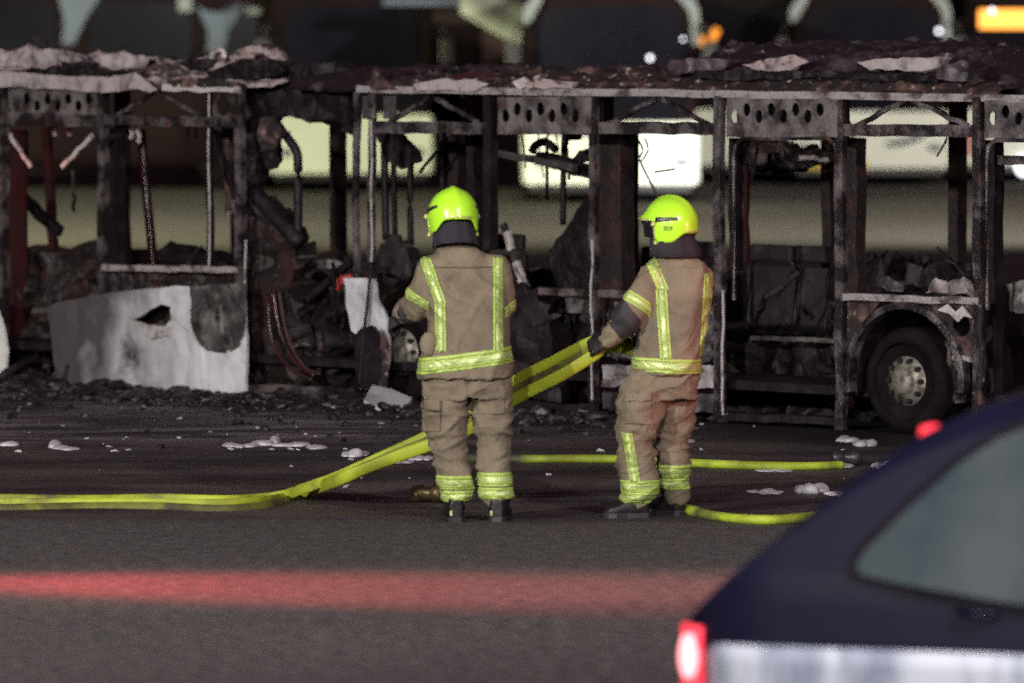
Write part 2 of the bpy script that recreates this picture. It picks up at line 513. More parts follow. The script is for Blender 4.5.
def ground_mat():
    m = bpy.data.materials.new('yard_asphalt')
    m.use_nodes = True
    t = m.node_tree
    p = t.nodes["Principled BSDF"]
    tc = t.nodes.new("ShaderNodeTexCoord")

    def nz(sc, det, lo, hi, stretch=None, tomin=0., tomax=1.):
        n = t.nodes.new("ShaderNodeTexNoise")
        n.inputs["Scale"].default_value = sc
        n.inputs["Detail"].default_value = det
        n.inputs["Roughness"].default_value = .65
        if stretch:
            mp = t.nodes.new("ShaderNodeMapping")
            mp.inputs["Scale"].default_value = stretch
            t.links.new(tc.outputs["Object"], mp.inputs[0])
            t.links.new(mp.outputs[0], n.inputs["Vector"])
        else:
            t.links.new(tc.outputs["Object"], n.inputs["Vector"])
        r = t.nodes.new("ShaderNodeMapRange")
        for k, v in (("From Min", lo), ("From Max", hi), ("To Min", tomin), ("To Max", tomax)):
            r.inputs[k].default_value = v
        t.links.new(n.outputs[0], r.inputs["Value"])
        return r.outputs[0], n.outputs[0]

    def mix(fac, a, b):
        x = t.nodes.new("ShaderNodeMix"); x.data_type = 'RGBA'
        if isinstance(fac, float): x.inputs["Factor"].default_value = fac
        else: t.links.new(fac, x.inputs["Factor"])
        for i, c in ((6, a), (7, b)):
            if isinstance(c, tuple): x.inputs[i].default_value = (*c, 1)
            else: t.links.new(c, x.inputs[i])
        return x.outputs[2]

    patch, _ = nz(.35, 6, .38, .66, (1, .45, 1))
    grain, graw = nz(38, 4, .36, .68)
    speck, _ = nz(75, 2, .66, .74)
    c = mix(patch, (0.058, 0.048, 0.046), (0.104, 0.088, 0.085))
    c = mix(grain, c, (0.135, 0.122, 0.124))
    coarse, _ = nz(11, 5, .36, .64)
    c = mix(coarse, (0.034, .030, .030), c)
    c = mix(speck, c, (0.26, 0.25, 0.25))
    # water and soot washed out from the wreck: a wet stain with its own edge
    sp = t.nodes.new("ShaderNodeSeparateXYZ")
    t.links.new(tc.outputs["Object"], sp.inputs[0])
    _, edge = nz(.5, 6, 0, 1, (.35, 1, 1))
    e = t.nodes.new("ShaderNodeMath"); e.operation = 'MULTIPLY_ADD'
    e.inputs[1].default_value = 5.0
    t.links.new(edge, e.inputs[0]); t.links.new(sp.outputs[1], e.inputs[2])
    w = t.nodes.new("ShaderNodeMapRange")
    w.inputs["From Min"].default_value = 38.2; w.inputs["From Max"].default_value = 39.4
    t.links.new(e.outputs[0], w.inputs["Value"])
    dry = t.nodes.new("ShaderNodeMapRange")
    dry.inputs["From Min"].default_value = 66; dry.inputs["From Max"].default_value = 56
    t.links.new(sp.outputs[1], dry.inputs["Value"])
    wet = t.nodes.new("ShaderNodeMath"); wet.operation = 'MULTIPLY'
    t.links.new(w.outputs[0], wet.inputs[0]); t.links.new(dry.outputs[0], wet.inputs[1])
    pud, _ = nz(.9, 5, .42, .6, (.5, 1.2, 1))
    wetc = mix(pud, (0.026, 0.021, 0.020), (0.082, 0.069, 0.064))
    wetc = mix(speck, wetc, (0.16, 0.15, .15))
    c = mix(wet.outputs[0], c, wetc)
    # pale ash and thinned foam washed along the left half of the wreck
    ax = t.nodes.new("ShaderNodeMapRange"); ax.inputs["From Min"].default_value = 1.5; ax.inputs["From Max"].default_value = -1.5
    t.links.new(sp.outputs[0], ax.inputs["Value"])
    ay = t.nodes.new("ShaderNodeMapRange"); ay.inputs["From Min"].default_value = 41.8; ay.inputs["From Max"].default_value = 43.4
    t.links.new(sp.outputs[1], ay.inputs["Value"])
    an, _ = nz(1.6, 8, .47, .62, (.6, 1.6, 1))
    m1 = t.nodes.new("ShaderNodeMath"); m1.operation = 'MULTIPLY'
    t.links.new(ax.outputs[0], m1.inputs[0]); t.links.new(ay.outputs[0], m1.inputs[1])
    m2 = t.nodes.new("ShaderNodeMath"); m2.operation = 'MULTIPLY'
    t.links.new(m1.outputs[0], m2.inputs[0]); t.links.new(an, m2.inputs[1])
    m3 = t.nodes.new("ShaderNodeMath"); m3.operation = 'MULTIPLY'
    t.links.new(m2.outputs[0], m3.inputs[0]); t.links.new(dry.outputs[0], m3.inputs[1])
    c = mix(m3.outputs[0], c, (0.20, 0.19, 0.205))
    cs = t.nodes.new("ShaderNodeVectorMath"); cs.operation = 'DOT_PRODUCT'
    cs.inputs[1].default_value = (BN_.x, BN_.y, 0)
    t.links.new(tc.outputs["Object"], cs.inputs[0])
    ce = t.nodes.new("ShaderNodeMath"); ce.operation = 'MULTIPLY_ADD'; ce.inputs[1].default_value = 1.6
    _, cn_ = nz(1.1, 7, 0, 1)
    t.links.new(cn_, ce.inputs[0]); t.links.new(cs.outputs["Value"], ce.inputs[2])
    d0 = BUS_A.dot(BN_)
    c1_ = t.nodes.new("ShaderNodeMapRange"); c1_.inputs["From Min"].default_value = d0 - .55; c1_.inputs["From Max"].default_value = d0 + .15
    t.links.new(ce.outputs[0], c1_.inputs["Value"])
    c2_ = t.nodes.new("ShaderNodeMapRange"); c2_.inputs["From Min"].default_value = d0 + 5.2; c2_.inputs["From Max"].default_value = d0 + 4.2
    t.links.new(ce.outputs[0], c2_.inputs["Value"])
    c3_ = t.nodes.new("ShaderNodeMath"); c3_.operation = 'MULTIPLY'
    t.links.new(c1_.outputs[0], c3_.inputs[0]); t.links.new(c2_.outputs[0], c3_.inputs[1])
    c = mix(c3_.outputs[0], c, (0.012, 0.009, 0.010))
    t.links.new(c, p.inputs["Base Color"])
    rr = t.nodes.new("ShaderNodeMapRange")
    rr.inputs["To Min"].default_value = .9; rr.inputs["To Max"].default_value = .6
    t.links.new(wet.outputs[0], rr.inputs["Value"])
    t.links.new(rr.outputs[0], p.inputs["Roughness"])
    p.inputs["Specular IOR Level"].default_value = .35
    bp = t.nodes.new("ShaderNodeBump")
    bp.inputs["Strength"].default_value = .9; bp.inputs["Distance"].default_value = .016
    t.links.new(graw, bp.inputs["Height"])
    t.links.new(bp.outputs[0], p.inputs["Normal"])
    return m


# ------------------------------------------------------------------ ground
g = MB()
g.add([(-250, -60, 0), (250, -60, 0), (250, 400, 0), (-250, 400, 0)], [(0, 1, 2, 3)])
tag(g.build("ground", ground_mat()), kind="structure")

# ------------------------------------------------------------------ depot building at the back
dep = empty("depot_building", (0, 116, 0), 0, "long dark brick depot building behind the row of parked buses", "building")
w = MB(); w.box((0, 3, 3.2), (70, 6, 6.4)); w.build("wall", M['wall'], dep)
for x in [-34, -26.5, -19, -12.6, -7.2, 0, 7, 14, 21, 28, 34]:
    MB().box((x, -.15, 3.1), (1.05, .3, 6.2)).build("pier", M['wallbrown'], dep)
for x in [-15.8, -9.9, -3.6, -1.2, 3.5, 10.5, 17.5]:
    fr = MB()
    fr.box((x - .8, -.06, 1.25), (.1, .12, 2.5)); fr.box((x + .8, -.06, 1.25), (.1, .12, 2.5)); fr.box((x, -.06, 2.55), (1.7, .12, .1))
    dd = MB().box((x, -.02, 1.22), (1.5, .05, 2.44)).build("door", M['bdark'], dep)
    fr.build("frame", M['wallbrown'], dd)
MB().box((0, 2.9, 6.5), (71, 7, .25)).build("roof", M['wall'], dep)


# ------------------------------------------------------------------ parked buses
def rrect(w, h, r, n=6, squeeze=0.0):
    pts = []
    for cx, cz, a0 in ((w / 2 - r, h / 2 - r, 0), (-w / 2 + r, h / 2 - r, 90), (-w / 2 + r, -h / 2 + r, 180), (w / 2 - r, -h / 2 + r, 270)):
        for k in range(n + 1):
            a = R(a0 + 90 * k / n)
            pts.append((cx + r * math.cos(a), cz + r * math.sin(a)))
    return pts


def parked_bus(px, d, label, lower, upper, rz=0.0, length=11.0, extra=None, wsc=2.05):
    """front face towards the camera; local y = 0 is the front, z up"""
    x = (px - 512) / F * d
    root = empty("parked_bus", (x, d, 0), rz, label, "bus", "buses parked in the yard behind the wreck")
    wd = 2.5
    lo = MB()
    prof = rrect(wd, .88, .06)
    lo.loft([[Vector((a * s, y, b + .72)) for a, b in prof] for y, s in ((0, .965), (.08, 1), (length, 1))])
    lo.build("body", lower, root, bevel=.0)
    up = MB()
    prof = rrect(wd - .02, 1.88, .28)
    up.loft([[Vector((a * s, y, b + 2.10 - (.03 if s < 1 else 0))) for a, b in prof] for y, s in ((.02, .95), (.14, 1), (length, 1))])
    up.build("upper_body", upper, root)
    ws = MB()
    prof = rrect(wsc, 1.62, .34, 8)
    ws.loft([[Vector((a, y, b + 1.99)) for a, b in prof] for y in (-.03, .06)])
    ws.build("windscreen", M['glass'], root)
    for sx in (-1, 1):
        for k in range(5):
            MB().box((sx * (wd / 2 + .004), 1.5 + k * 1.9, 1.95), (.03, 1.75, 1.05)).build("window", M['glass'], root)
        MB().ball((sx * 1.0, .0, .60), (.12, .05, .07), 12, 8).build("headlight", M['bgrey'], root, True)
        mi = MB().tube([(sx * 1.15, 0, 2.5), (sx * 1.3, -.25, 2.55), (sx * 1.38, -.35, 2.35)], .025, 8)
        a = mi.build("mirror_arm", M['dark'], root, True)
        MB().box((sx * 1.38, -.36, 2.12), (.2, .08, .38)).build("mirror", M['dark'], a, bevel=.02)
        for yy in (2.6, length - 3):
            wh = MB().lathe([(.1, -.12), (.46, -.13), (.48, -.08), (.48, .1), (.46, .13), (.1, .12)], (sx * 1.1, yy, .48), 'X', 24)
            wh.build("wheel", M['tyre'], root, True)
    MB().box((0, .15, .24), (2.3, .3, .16)).build("bumper", M['dark'], root, bevel=.03)
    if extra: extra(root)
    return root


def glow_dot(root, px, py, mt, r, name="glint_or_lamp", dy=-.06):
    """small glowing ball on a parked bus face, for lamps and drawn-in reflections"""
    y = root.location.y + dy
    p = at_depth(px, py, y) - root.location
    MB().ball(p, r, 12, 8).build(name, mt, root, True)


def corner_trims(root):
    for sg in (-1, 1):
        pts = [(1.24, 2.25), (1.24, 2.72), (1.17, 2.88), (1.02, 2.96), (.86, 2.98), (.98, 2.86), (1.08, 2.74), (1.12, 2.6), (1.14, 2.25)]
        if sg < 0: pts = [(1.24, 2.5), (1.24, 2.75), (1.05, 2.99), (.92, 2.99), (1.0, 2.82), (1.12, 2.6)]
        sheet("corner_trim", [[Vector((sg * a, -.05, b)) for a, b in pts]], M['bgrey'], root, .04)


def ex_b1(root):
    corner_trims(root)
    glow_dot(root, 650, 58, M['whiteglow'], .032)  # bright light reflected in the windscreen, drawn as a glowing dot
    glow_dot(root, 683, 39, M['whiteglow'], .02)
    MB().box((0, -.02, .42), (.5, .03, .12)).build("number_plate", M['bwhite'], root)
    MB().box((-.35, -.012, 1.04), (.95, .03, .16)).build("blue_grey_patch", M['bblue'], root, bevel=.02)  # blue grey block near the top of the white front


def ex_b3(root):
    corner_trims(root)
    MB().box((-.05 - .55, -.012, .34), (1.15, .03, .14)).build("yellow_strip", M['yellow'], root)
    wp = MB().tube([(.25, -.03, .66), (.5, -.04, .68), (.75, -.04, .76), (.95, -.04, .9)], [.03, .045, .045, .03], 8)
    wp.build("wiper", M['navyink'], root, True)
    MB().box((-.5, -.012, .80), (.62, .03, .09)).build("marking", M['bblue'], root)
    glow_dot(root, 939, 31, M['whiteglow'], .035)  # reflected light put in as a glowing dot


def ex_b4(root):
    MB().box((-.30, -.05, 2.58), (1.35, .05, .30)).build("destination_display", M['orange'], root, bevel=.02)
    glow_dot(root, 992, 11, M['whiteglow'], .04)  # lamp reflection modelled as a glowing dot
    glow_dot(root, 1026, 166, M['whiteglow'], .16, "headlamp")
    MB().box((-1.02, -.02, .62), (.42, .03, .38)).build("corner_panel", M['redlitpanel'], root, bevel=.02)


def ex_b2(root):
    glow_dot(root, 701, 41, M['amber'], .075, dy=-.1)
    p = at_depth(713, 37, root.location.y - .1) - root.location
    t = MB().tube([p + Vector((-.05, 0, -.1)), p + Vector((.07, 0, .13))], [.05, .06], 10)
    t.build("indicator_lamp", M['amber'], root, True)


parked_bus(611, 93, "brightest lit white bus with a blue grey patch, behind the right firefighter", M['bwhite'], M['bdark'], 0, 11, ex_b1)
parked_bus(735, 104, "dark topped bus showing two amber lamps, half hidden between two white buses", M['bwhite'], M['bdark'], 0, 11, ex_b2)
parked_bus(870, 102, "white bus with a yellow strip low on its front", M['bwhite'], M['bdark'], 0, 11, ex_b3)
parked_bus(1040, 104, "parked bus with a glowing orange destination display at the right edge", M['bwhite'], M['bdark'], 0, 11, ex_b4)
parked_bus(352, 99, "pale greenish white bus standing behind the gap in the wreck", M['bwhite'], M['bdark'], R(9), 11)

# dark coach seen from the side on the left
sb = empty("parked_coach", (0, 100, 0), 0, "dark coach with blue grey window pillars above the left end of the wreck", "bus")


def CP(px, py, y=0.0):
    p = at_depth(px, py, 100 + y)
    return Vector((p.x, y, p.z))


c0 = MB()
prof = rrect(2.5, 2.8, .25)
c0.loft([[Vector((x, a + 1.27, b + 1.72)) for a, b in prof] for x in (-9.5, -3.72)])
c0.build("body", M['bdark'], sb)
for x0, x1 in ((-7.9, -6.9), (-6.4, -4.85), (-4.4, -3.85)):
    MB().loft([[Vector(((x0 + x1) / 2 + a, y, b + 2.2)) for a, b in rrect(x1 - x0, 1.3, .2)] for y in (-.012, .05)]).build("window", M['glass'], sb)
sheet("window_pillar", [[CP(*p) for p in ((196, 5), (205, 11), (219, 13), (232, 10), (241, 4), (237, 18), (229, 29), (224, 52), (207, 52), (208, 32), (202, 18))]], M['bblue'], sb, .05)
sheet("window_pillar", [[CP(*p) for p in ((58, -6), (102, -6), (86, 18), (74, 44), (62, 44), (64, 20))]], M['bblue'], sb, .05)
MB().box(CP(272, 11) + Vector((0, -.02, 0)), (.78, .05, .09)).build("roof_strip", M['bgrey'], sb)
MB().box(CP(185, 4) + Vector((0, -.02, 0)), (.2, .05, .22)).build("roof_lamp", M['bgrey'], sb)
for x in (-8.3, -4.3):
    MB().lathe([(.1, -.12), (.46, -.13), (.48, -.08), (.48, .1), (.1, .12)], (x, .2, .48), 'Y', 24).build("wheel", M['tyre'], sb, True)

gp = on_ground(305, 190)
gq = at_depth(305, 60, 113)
post = MB().lathe([(.04, 0), (.04, 2.6), (.02, 2.65)], (gq.x, 113, 0), 'Z', 12)
tag(post.build("marker_post", M['greenpost'], None, True), "thin pale green upright post beside the dark coach", "post")

# white canopy with a bent arm
cn = empty("canopy", (at_depth(532, 50, 97).x, 97, 0), 0, "white sloping canopy on a pale post left of the brightest bus", "canopy")


def NP(px, py, y=0.0):
    p = at_depth(px, py, 97 + y)
    return Vector((p.x - cn.location.x, y, p.z))


MB().tube([(0, 0, 0), (0, 0, 2.3), NP(532, 32)], .06, 12).build("post", M['greenpost'], cn, True)
MB().tube([NP(524, 17), NP(534, 20), NP(543, 28), NP(548, 42)], [.05, .07, .07, .05], 10).build("arm", M['canopyw'], cn, True)
cv = MB()
rows = []
for y in (-1.1, -.3, .5, 1.4):
    rows.append([Vector((NP(px, py).x, y, NP(px, py).z + .3 * y)) for px, py in ((462, -12), (482, 0), (503, 12), (523, 20), (541, 14), (552, -4))])
vs, fs = [p for r in rows for p in r], []
for i in range(3):
    for j in range(5):
        fs.append((i * 6 + j, i * 6 + j + 1, i * 6 + j + 7, i * 6 + j + 6))
cv.add(vs, fs)
o = cv.build("cover", M['canopyw'], cn, True)
sm = o.modifiers.new("thickness", 'SOLIDIFY'); sm.thickness = .04
MB().box(NP(427, 2) + Vector((0, .5, 0)), (1.3, .5, .1)).build("awning_edge", M['bblue'], cn)

# ------------------------------------------------------------------ the burnt bus
bus = empty("burnt_bus", BUS_A, -BUS_T, "burnt out bendy bus stripped to its blackened frame in front of the firefighters", "bus")
ZT = 2.245


def post_px(px, y0, y1, w, dep, n=0.0, mt=None, name="window_pillar", lean=0, jit=.008):
    p, q = B(px, y0, n + dep / 2), B(px + lean, y1, n + dep / 2)
    return MB().bar(p, q, w, dep, Vector((0, 1, 0)), jit, 7).build(name, mt or M['frame'], bus)


def bar_px(a, b, w, dep, n=0.0, mt=None, name="brace", jit=.009, seg=6):
    return MB().bar(B(*a, n + dep / 2), B(*b, n + dep / 2), w, dep, Vector((0, 1, 0)), jit, seg).build(name, mt or M['frame'], bus)


def hang(name, poly, n, thick, mt, seed=1, amp=2.0, bulge=.03):
    return sheet(name, [[B(x, y, n) for x, y in ragged(poly, amp, 8, seed)]], mt, bus, thick, bulge, seed, 3)


def pipe_px(pts, r, n, mt, name="pipe"):
    P = []
    for p in pts:
        nn = p[2] if len(p) > 2 else n
        P.append(B(p[0], p[1], nn))
    # smooth the path
    Q = []
    for i in range(len(P) - 1):
        p0, p1, p2, p3 = P[max(i - 1, 0)], P[i], P[i + 1], P[min(i + 2, len(P) - 1)]
        for k in range(5):
            t = k / 5
            Q.append(.5 * ((2 * p1) + (p2 - p0) * t + (2 * p0 - 5 * p1 + 4 * p2 - p3) * t * t + (3 * p1 - p0 - 3 * p2 + p3) * t ** 3))
    Q.append(P[-1])
    return MB().tube(Q, r, 8).build(name, mt, bus, True)


# near side pillars: (px, top, bottom, width, depth)
for px, y0, y1, w_, d_ in ((-110, 84, 396, .07, .06), (4, 88, 384, .07, .06), (103, 88, 293, .06, .07), (240, 86, 391, .07, .05),
                           (357, 92, 276, .05, .03), (372, 92, 268, .045, .04), (594, 95, 411, .055, .05),
                           (720, 96, 416, .07, .05), (841, 96, 430, .07, .05), (979, 97, 440, .07, .05), (1110, 99, 440, .07, .06)):
    post_px(px, y0, y1, w_, d_)
post_px(490, 95, 250, .07, .08, .02, M['soot'])
post_px(210, 92, 270, .03, .05, .05, M['soot'])
post_px(209, 92, 268, .012, .01, .03, M['strip'], "edge_strip")
post_px(246, 240, 390, .012, .01, -.02, M['strip'], "edge_strip")
post_px(371, 120, 265, .012, .012, -.014, M['strip'], "edge_strip")
post_px(592, 240, 400, .012, .012, -.014, M['strip'], "edge_strip")
post_px(723, 290, 415, .014, .012, -.014, M['strip'], "edge_strip")
# far side pillars
for px in (-110, 6, 106, 236, 372, 598, 726, 846, 984, 1100, 1230):
    s0 = B(px, 200, 0).x
    MB().bar((s0, 2.42, .15), (s0, 2.42, 2.2), .09, .10, Vector((0, 1, 0)), .008, 6).build("window_pillar", M['sootred'], bus)
# roof rails
S0, S1 = -6.5, 9.5
sL = B(241, 88).x
sR = B(356, 94).x
MB().bar((S0, .03, ZT), (sL, .03, ZT), .045, .06, Vector((0, 1, 0)), .004, 20).build("roof_rail", M['frame'], bus)
MB().bar((sR, .03, ZT), (S1, .03, ZT - .005), .05, .06, Vector((0, 1, 0)), .004, 30).build("roof_rail", M['rail'], bus)
MB().bar((S0, 2.42, ZT), (S1, 2.42, ZT), .07, .08, Vector((0, 1, 0)), .008, 30).build("roof_rail", M['sootred'], bus)
bar_px((163, 87), (240, 90), .05, .02, -.022, M['strip'], "rail_cover")
# header rails
bar_px((8, 119), (98, 120), .10, .05, 0, None, "header_rail", .005, 8)
bar_px((106, 119), (236, 123), .075, .05, 0, None, "header_rail", .005, 8)
bar_px((376, 127), (486, 128), .085, .05, 0, None, "header_rail", .005, 8)
bar_px((601, 128), (716, 129), .08, .05, 0, None, "header_rail", .005, 8)
bar_px((846, 130), (976, 131), .08, .05, 0, None, "header_rail", .005, 8)
bar_px((1000, 160), (1240, 165), .06, .05, 0, None, "header_rail", .005, 8)


def perforated(x0, x1, y0, y1, pitch=12.0, n=.005, hw=3.9, hh=6.8, yc=None):
    holes = []
    k = 0
    x = x0 + 8
    ym = yc or (y0 + y1) / 2 - 4
    dy_ = 3.4
    while x < x1 - 6:
        cy = ym + (-dy_ if k % 2 else dy_)
        holes.append([B(x + hw * math.cos(2 * math.pi * i / 14) + rnd.uniform(-.3, .3), cy + hh * math.sin(2 * math.pi * i / 14), n) for i in range(14)])
        x += pitch
        k += 1
    outer = [B(a, b, n) for a, b in ragged([(x0, y0), (x1, y0), (x1, y1), (x0, y1)], .5, 12, int(x0) + 3)]
    sheet("perforated_panel", [outer] + holes, M['perf'], bus, .012)
    MB().box(((B(x0, y0).x + B(x1, y0).x) / 2, .11, (B(x0, y0).z + B(x0, y1).z) / 2), (B(x1, y0).x - B(x0, y0).x, .02, (B(x0, y0).z - B(x0, y1).z))).build("backing_panel", M['soot'], bus)


perforated(9, 98, 89, 115, 10.3, hw=3.5, hh=5.6, yc=102.5)
perforated(498, 592, 97, 134, 11.6, yc=112.5)
perforated(727, 838, 98, 137, 12.2, yc=113)
perforated(985, 1110, 100, 138, 13)


def truss(x0, x1, xm, y0, y1, w=.03):
    bar_px((xm - 3, y0), (x0 + 6, y1), w, .03, .01)
    bar_px((xm + 3, y0), (x1 - 6, y1), w, .03, .01)


truss(108, 206, 158, 92, 117)
truss(384, 484, 432, 98, 122)
truss(604, 714, 660, 99, 124)
truss(850, 974, 910, 100, 126)
# end gusset with a round hole, and grey gussets at the cut end of the rear section
sheet("gusset_plate", [[B(*p, .0) for p in ((213, 93), (236, 93), (236, 119), (213, 118))],
                       [B(224 + 7 * math.cos(a * .45), 106 + 10 * math.sin(a * .45), .0) for a in range(14)]], M['frame'], bus, .012)
for x0 in (363, 384):
    sheet("gusset_plate", [[B(*p, .01) for p in ((x0, 96), (x0 + 12, 96), (x0 + 12, 119), (x0, 119))]], M['plate'], bus, .012)
# rounded window frames right
for x0, x1, y0, y1 in ((733, 838, 137, 300), (986, 1100, 139, 310)):
    pts = [(x0 + 1, y1), (x0 + 1, y0 + 18), (x0 + 3, y0 + 7), (x0 + 10, y0 + 1), (x1 - 10, y0 + 1), (x1 - 3, y0 + 7), (x1 - 1, y0 + 18), (x1 - 1, y1)]
    P = [B(a, b, .03) for a, b in pts]
    MB().tube(P, .018, 6).build("window_frame", M['frame'], bus)
# sills
bar_px((104, 267), (240, 270), .045, .05, -.005, M['rail'], "sill_rail", .006, 12)
bar_px((845, 297), (980, 301), .045, .05, -.005, M['rail'], "sill_rail", .006, 12)
bar_px((752, 338), (838, 341), .03, .04, .6, M['plate'], "seat_rail", .005, 8)
bar_px((540, 291), (592, 293), .05, .04, .02, M['frame'], "sill_rail", .006, 8)
bar_px((600, 293), (716, 297), .05, .05, .02, M['frame'], "sill_rail", .006, 8)
bar_px((357, 268), (388, 270), .05, .05, .0, M['frame'], "sill_rail", .004, 3)
# bottom sills
bar_px((246, 388), (360, 392), .06, .12, .0, M['frame'], "bottom_sill", .008, 8)
bar_px((500, 402), (600, 408), .04, .10, .05, M['soot'], "bottom_sill", .008, 8)
bar_px((724, 415), (845, 422), .05, .12, .02, M['soot'], "bottom_sill", .008, 8)
# short hanging braces, left windows
bar_px((10, 134), (31, 167), .028, .02, .02, M['strip'])
bar_px((93, 135), (62, 167), .034, .02, .02, M['strip'])
for x, y0, y1, l in ((55, 127, 136, -1), (69, 127, 136, 0), (137, 128, 143, 3), (131, 128, 139, 1)):
    bar_px((x, y0), (x + l, y1), .03, .02, .3, M['strip'])
# interior poles
post_px(46, 112, 250, .07, .05, 1.2, M['redpole'], "grab_pole", 8)
post_px(16, 130, 350, .14, .12, .35, M['redpole'], "inner_column", -2)
post_px(116, 128, 290, .10, .10, .35, M['soot'], "inner_column")
post_px(114, 152, 262, .06, .04, 1.4, M['plate'], "grab_pole", 2)
pipe_px([(141, 130), (144, 165), (147, 200), (152, 250), (154, 300)], .035, .8, M['redpole'], "grab_pole")
bar_px((213, 132), (239, 200), .05, .05, .3, M['soot'])
bar_px((216, 120), (232, 160), .04, .04, .8, M['rust'], "bracket")
post_px(228, 120, 215, .07, .05, .6, M['rust'], "inner_column", 3)
post_px(73, 170, 212, .02, .02, 1.0, M['frame'], "grab_pole", 1)
bar_px((20, 195), (60, 232), .08, .06, .7, M['soot'])
pipe_px([(384, 122), (385, 180), (386, 240)], .028, 1.0, M['soot'], "grab_pole")
pipe_px([(393, 135), (394, 190), (395, 240)], .022, 1.4, M['soot'], "grab_pole")
pipe_px([(411, 150), (410, 200), (411, 245)], .024, 1.2, M['soot'], "grab_pole")
pipe_px([(441, 130), (442, 170), (443, 200)], .02, 1.2, M['soot'], "grab_pole")
pipe_px([(452, 130), (420, 172)], .012, .7, M['rust'], "bracket")
pipe_px([(466, 130), (480, 170)], .02, .7, M['rust'], "bracket")
post_px(458, 128, 260, .10, .10, 1.0, M['sootred'], "inner_column")
post_px(474, 130, 260, .07, .10, .6, M['soot'], "inner_column", 3)
post_px(616, 132, 300, .22, .14, .5, M['sootred'], "inner_column")
post_px(627, 132, 292, .10, .14, .9, M['soot'], "inner_column")
post_px(736, 138, 270, .06, .08, .25, M['soot'], "inner_column")
post_px(746, 165, 262, .035, .03, .8, M['redpole'], "grab_pole")
post_px(855, 138, 300, .12, .10, .35, M['sootred'], "inner_column")
post_px(993, 140, 420, .10, .10, .3, M['soot'], "inner_column")
pipe_px([(563, 225), (564, 145), (568, 138), (580, 137)], .022, 1.0, M['soot'], "grab_pole")
pipe_px([(547, 200), (547, 140)], .012, .9, M['soot'], "grab_pole")
# silver struts lying at an angle
bar_px((503, 224), (527, 289), .05, .03, .5, M['plate'])
bar_px((506, 232), (512, 250), .055, .03, .47, M['strip'], "edge_strip")
bar_px((516, 262), (524, 284), .055, .03, .47, M['strip'], "edge_strip")
bar_px((491, 151), (575, 168), .05, .05, .6, M['plate'])
bar_px((540, 158), (596, 173), .09, .10, .8, M['soot'])
pipe_px([(532, 152), (536, 145), (546, 142), (556, 150)], .03, .8, M['soot'], "burnt_cable")
hang("lamp_remains", [(576, 158), (582, 150), (588, 151), (590, 160), (582, 163)], .6, .05, M['soot'], 3, .6, .0)
pipe_px([(600, 150), (588, 150), (584, 152)], .012, .55, M['soot'], "burnt_cable")
pipe_px([(637, 138), (643, 150), (640, 160), (652, 185), (668, 215)], .008, .6, M['cable'], "burnt_cable")
pipe_px([(645, 138), (648, 150), (641, 162)], .007, .6, M['cable'], "burnt_cable")
pipe_px([(655, 172), (675, 169)], .008, .6, M['cable'], "burnt_cable")
# white corner remains next to a pillar
for a, b in (((731, 142), (731, 168)), ((736, 140), (736, 150)), ((737, 154), (738, 168))):
    MB().bar(B(*a, 1.6), B(*b, 1.6), .035, .02).build("edge_strip", M['bwhite'], bus)

# gangway between the two sections
hang("gangway_bellows", [(246, 66), (356, 66), (356, 134), (350, 124), (312, 122), (305, 117), (277, 117), (270, 124), (279, 140), (276, 165), (262, 166), (254, 205), (246, 205)], .35, .12, M['soot'], 5, 1.6, .12)
hang("gangway_bellows", [(247, 182), (258, 190), (285, 218), (302, 240), (304, 300), (303, 388), (247, 388)], .30, .2, M['sootred'], 6, 1.6, .14)
hang("burnt_lining", [(262, 118), (276, 117), (284, 132), (274, 150), (262, 152)], .15, .04, M['rust'], 8, 1.2, .06)
pipe_px([(274, 119), (283, 132), (296, 150), (298, 165), (298, 200), (298, 236)], .033, .25, M['soot'], "grab_pole")
pipe_px([(252, 190), (275, 215), (300, 243)], .06, .22, M['soot'], "gangway_frame")
bar_px((247, 66), (356, 70), .10, .12, .4, M['soot'], "gangway_frame", .01, 8)
pipe_px([(273, 290), (280, 330), (295, 362), (315, 376)], .016, .15, M['redpole'], "burnt_cable")
pipe_px([(279, 290), (287, 335), (303, 365), (320, 374)], .012, .12, M['cable'], "burnt_cable")
pipe_px([(268, 300), (272, 340), (290, 368), (312, 380)], .012, .12, M['redpole'], "burnt_cable")
pipe_px([(318, 332), (321, 350), (319, 372)], .025, .3, M['rust'], "pipe")
pipe_px([(330, 372), (352, 362)], .02, .3, M['plate'], "pipe")
bar_px((308, 300), (352, 262), .05, .05, .3, M['soot'])
bar_px((333, 262), (335, 322), .02, .02, .25, M['soot'])
bar_px((362, 262), (400, 280), .03, .03, .2, M['soot'])
hang("pale_lining", [(305, 261), (325, 259), (342, 263), (338, 268), (310, 270)], .8, .03, M['strip'], 9, 1.2, .03)
hang("pale_lining", [(306, 272), (338, 270), (346, 308), (306, 312)], 1.0, .03, M['plate'], 10, 2, .04)
hang("red_sign_plate", [(336, 277), (351, 274), (353, 280), (341, 285), (340, 291), (336, 290)], .35, .02, M['redpaint'], 11, .5, .0)
hang("soot_mass", [(303, 300), (345, 305), (352, 392), (303, 390)], .5, .25, M['soot'], 12, 2.5, .2)

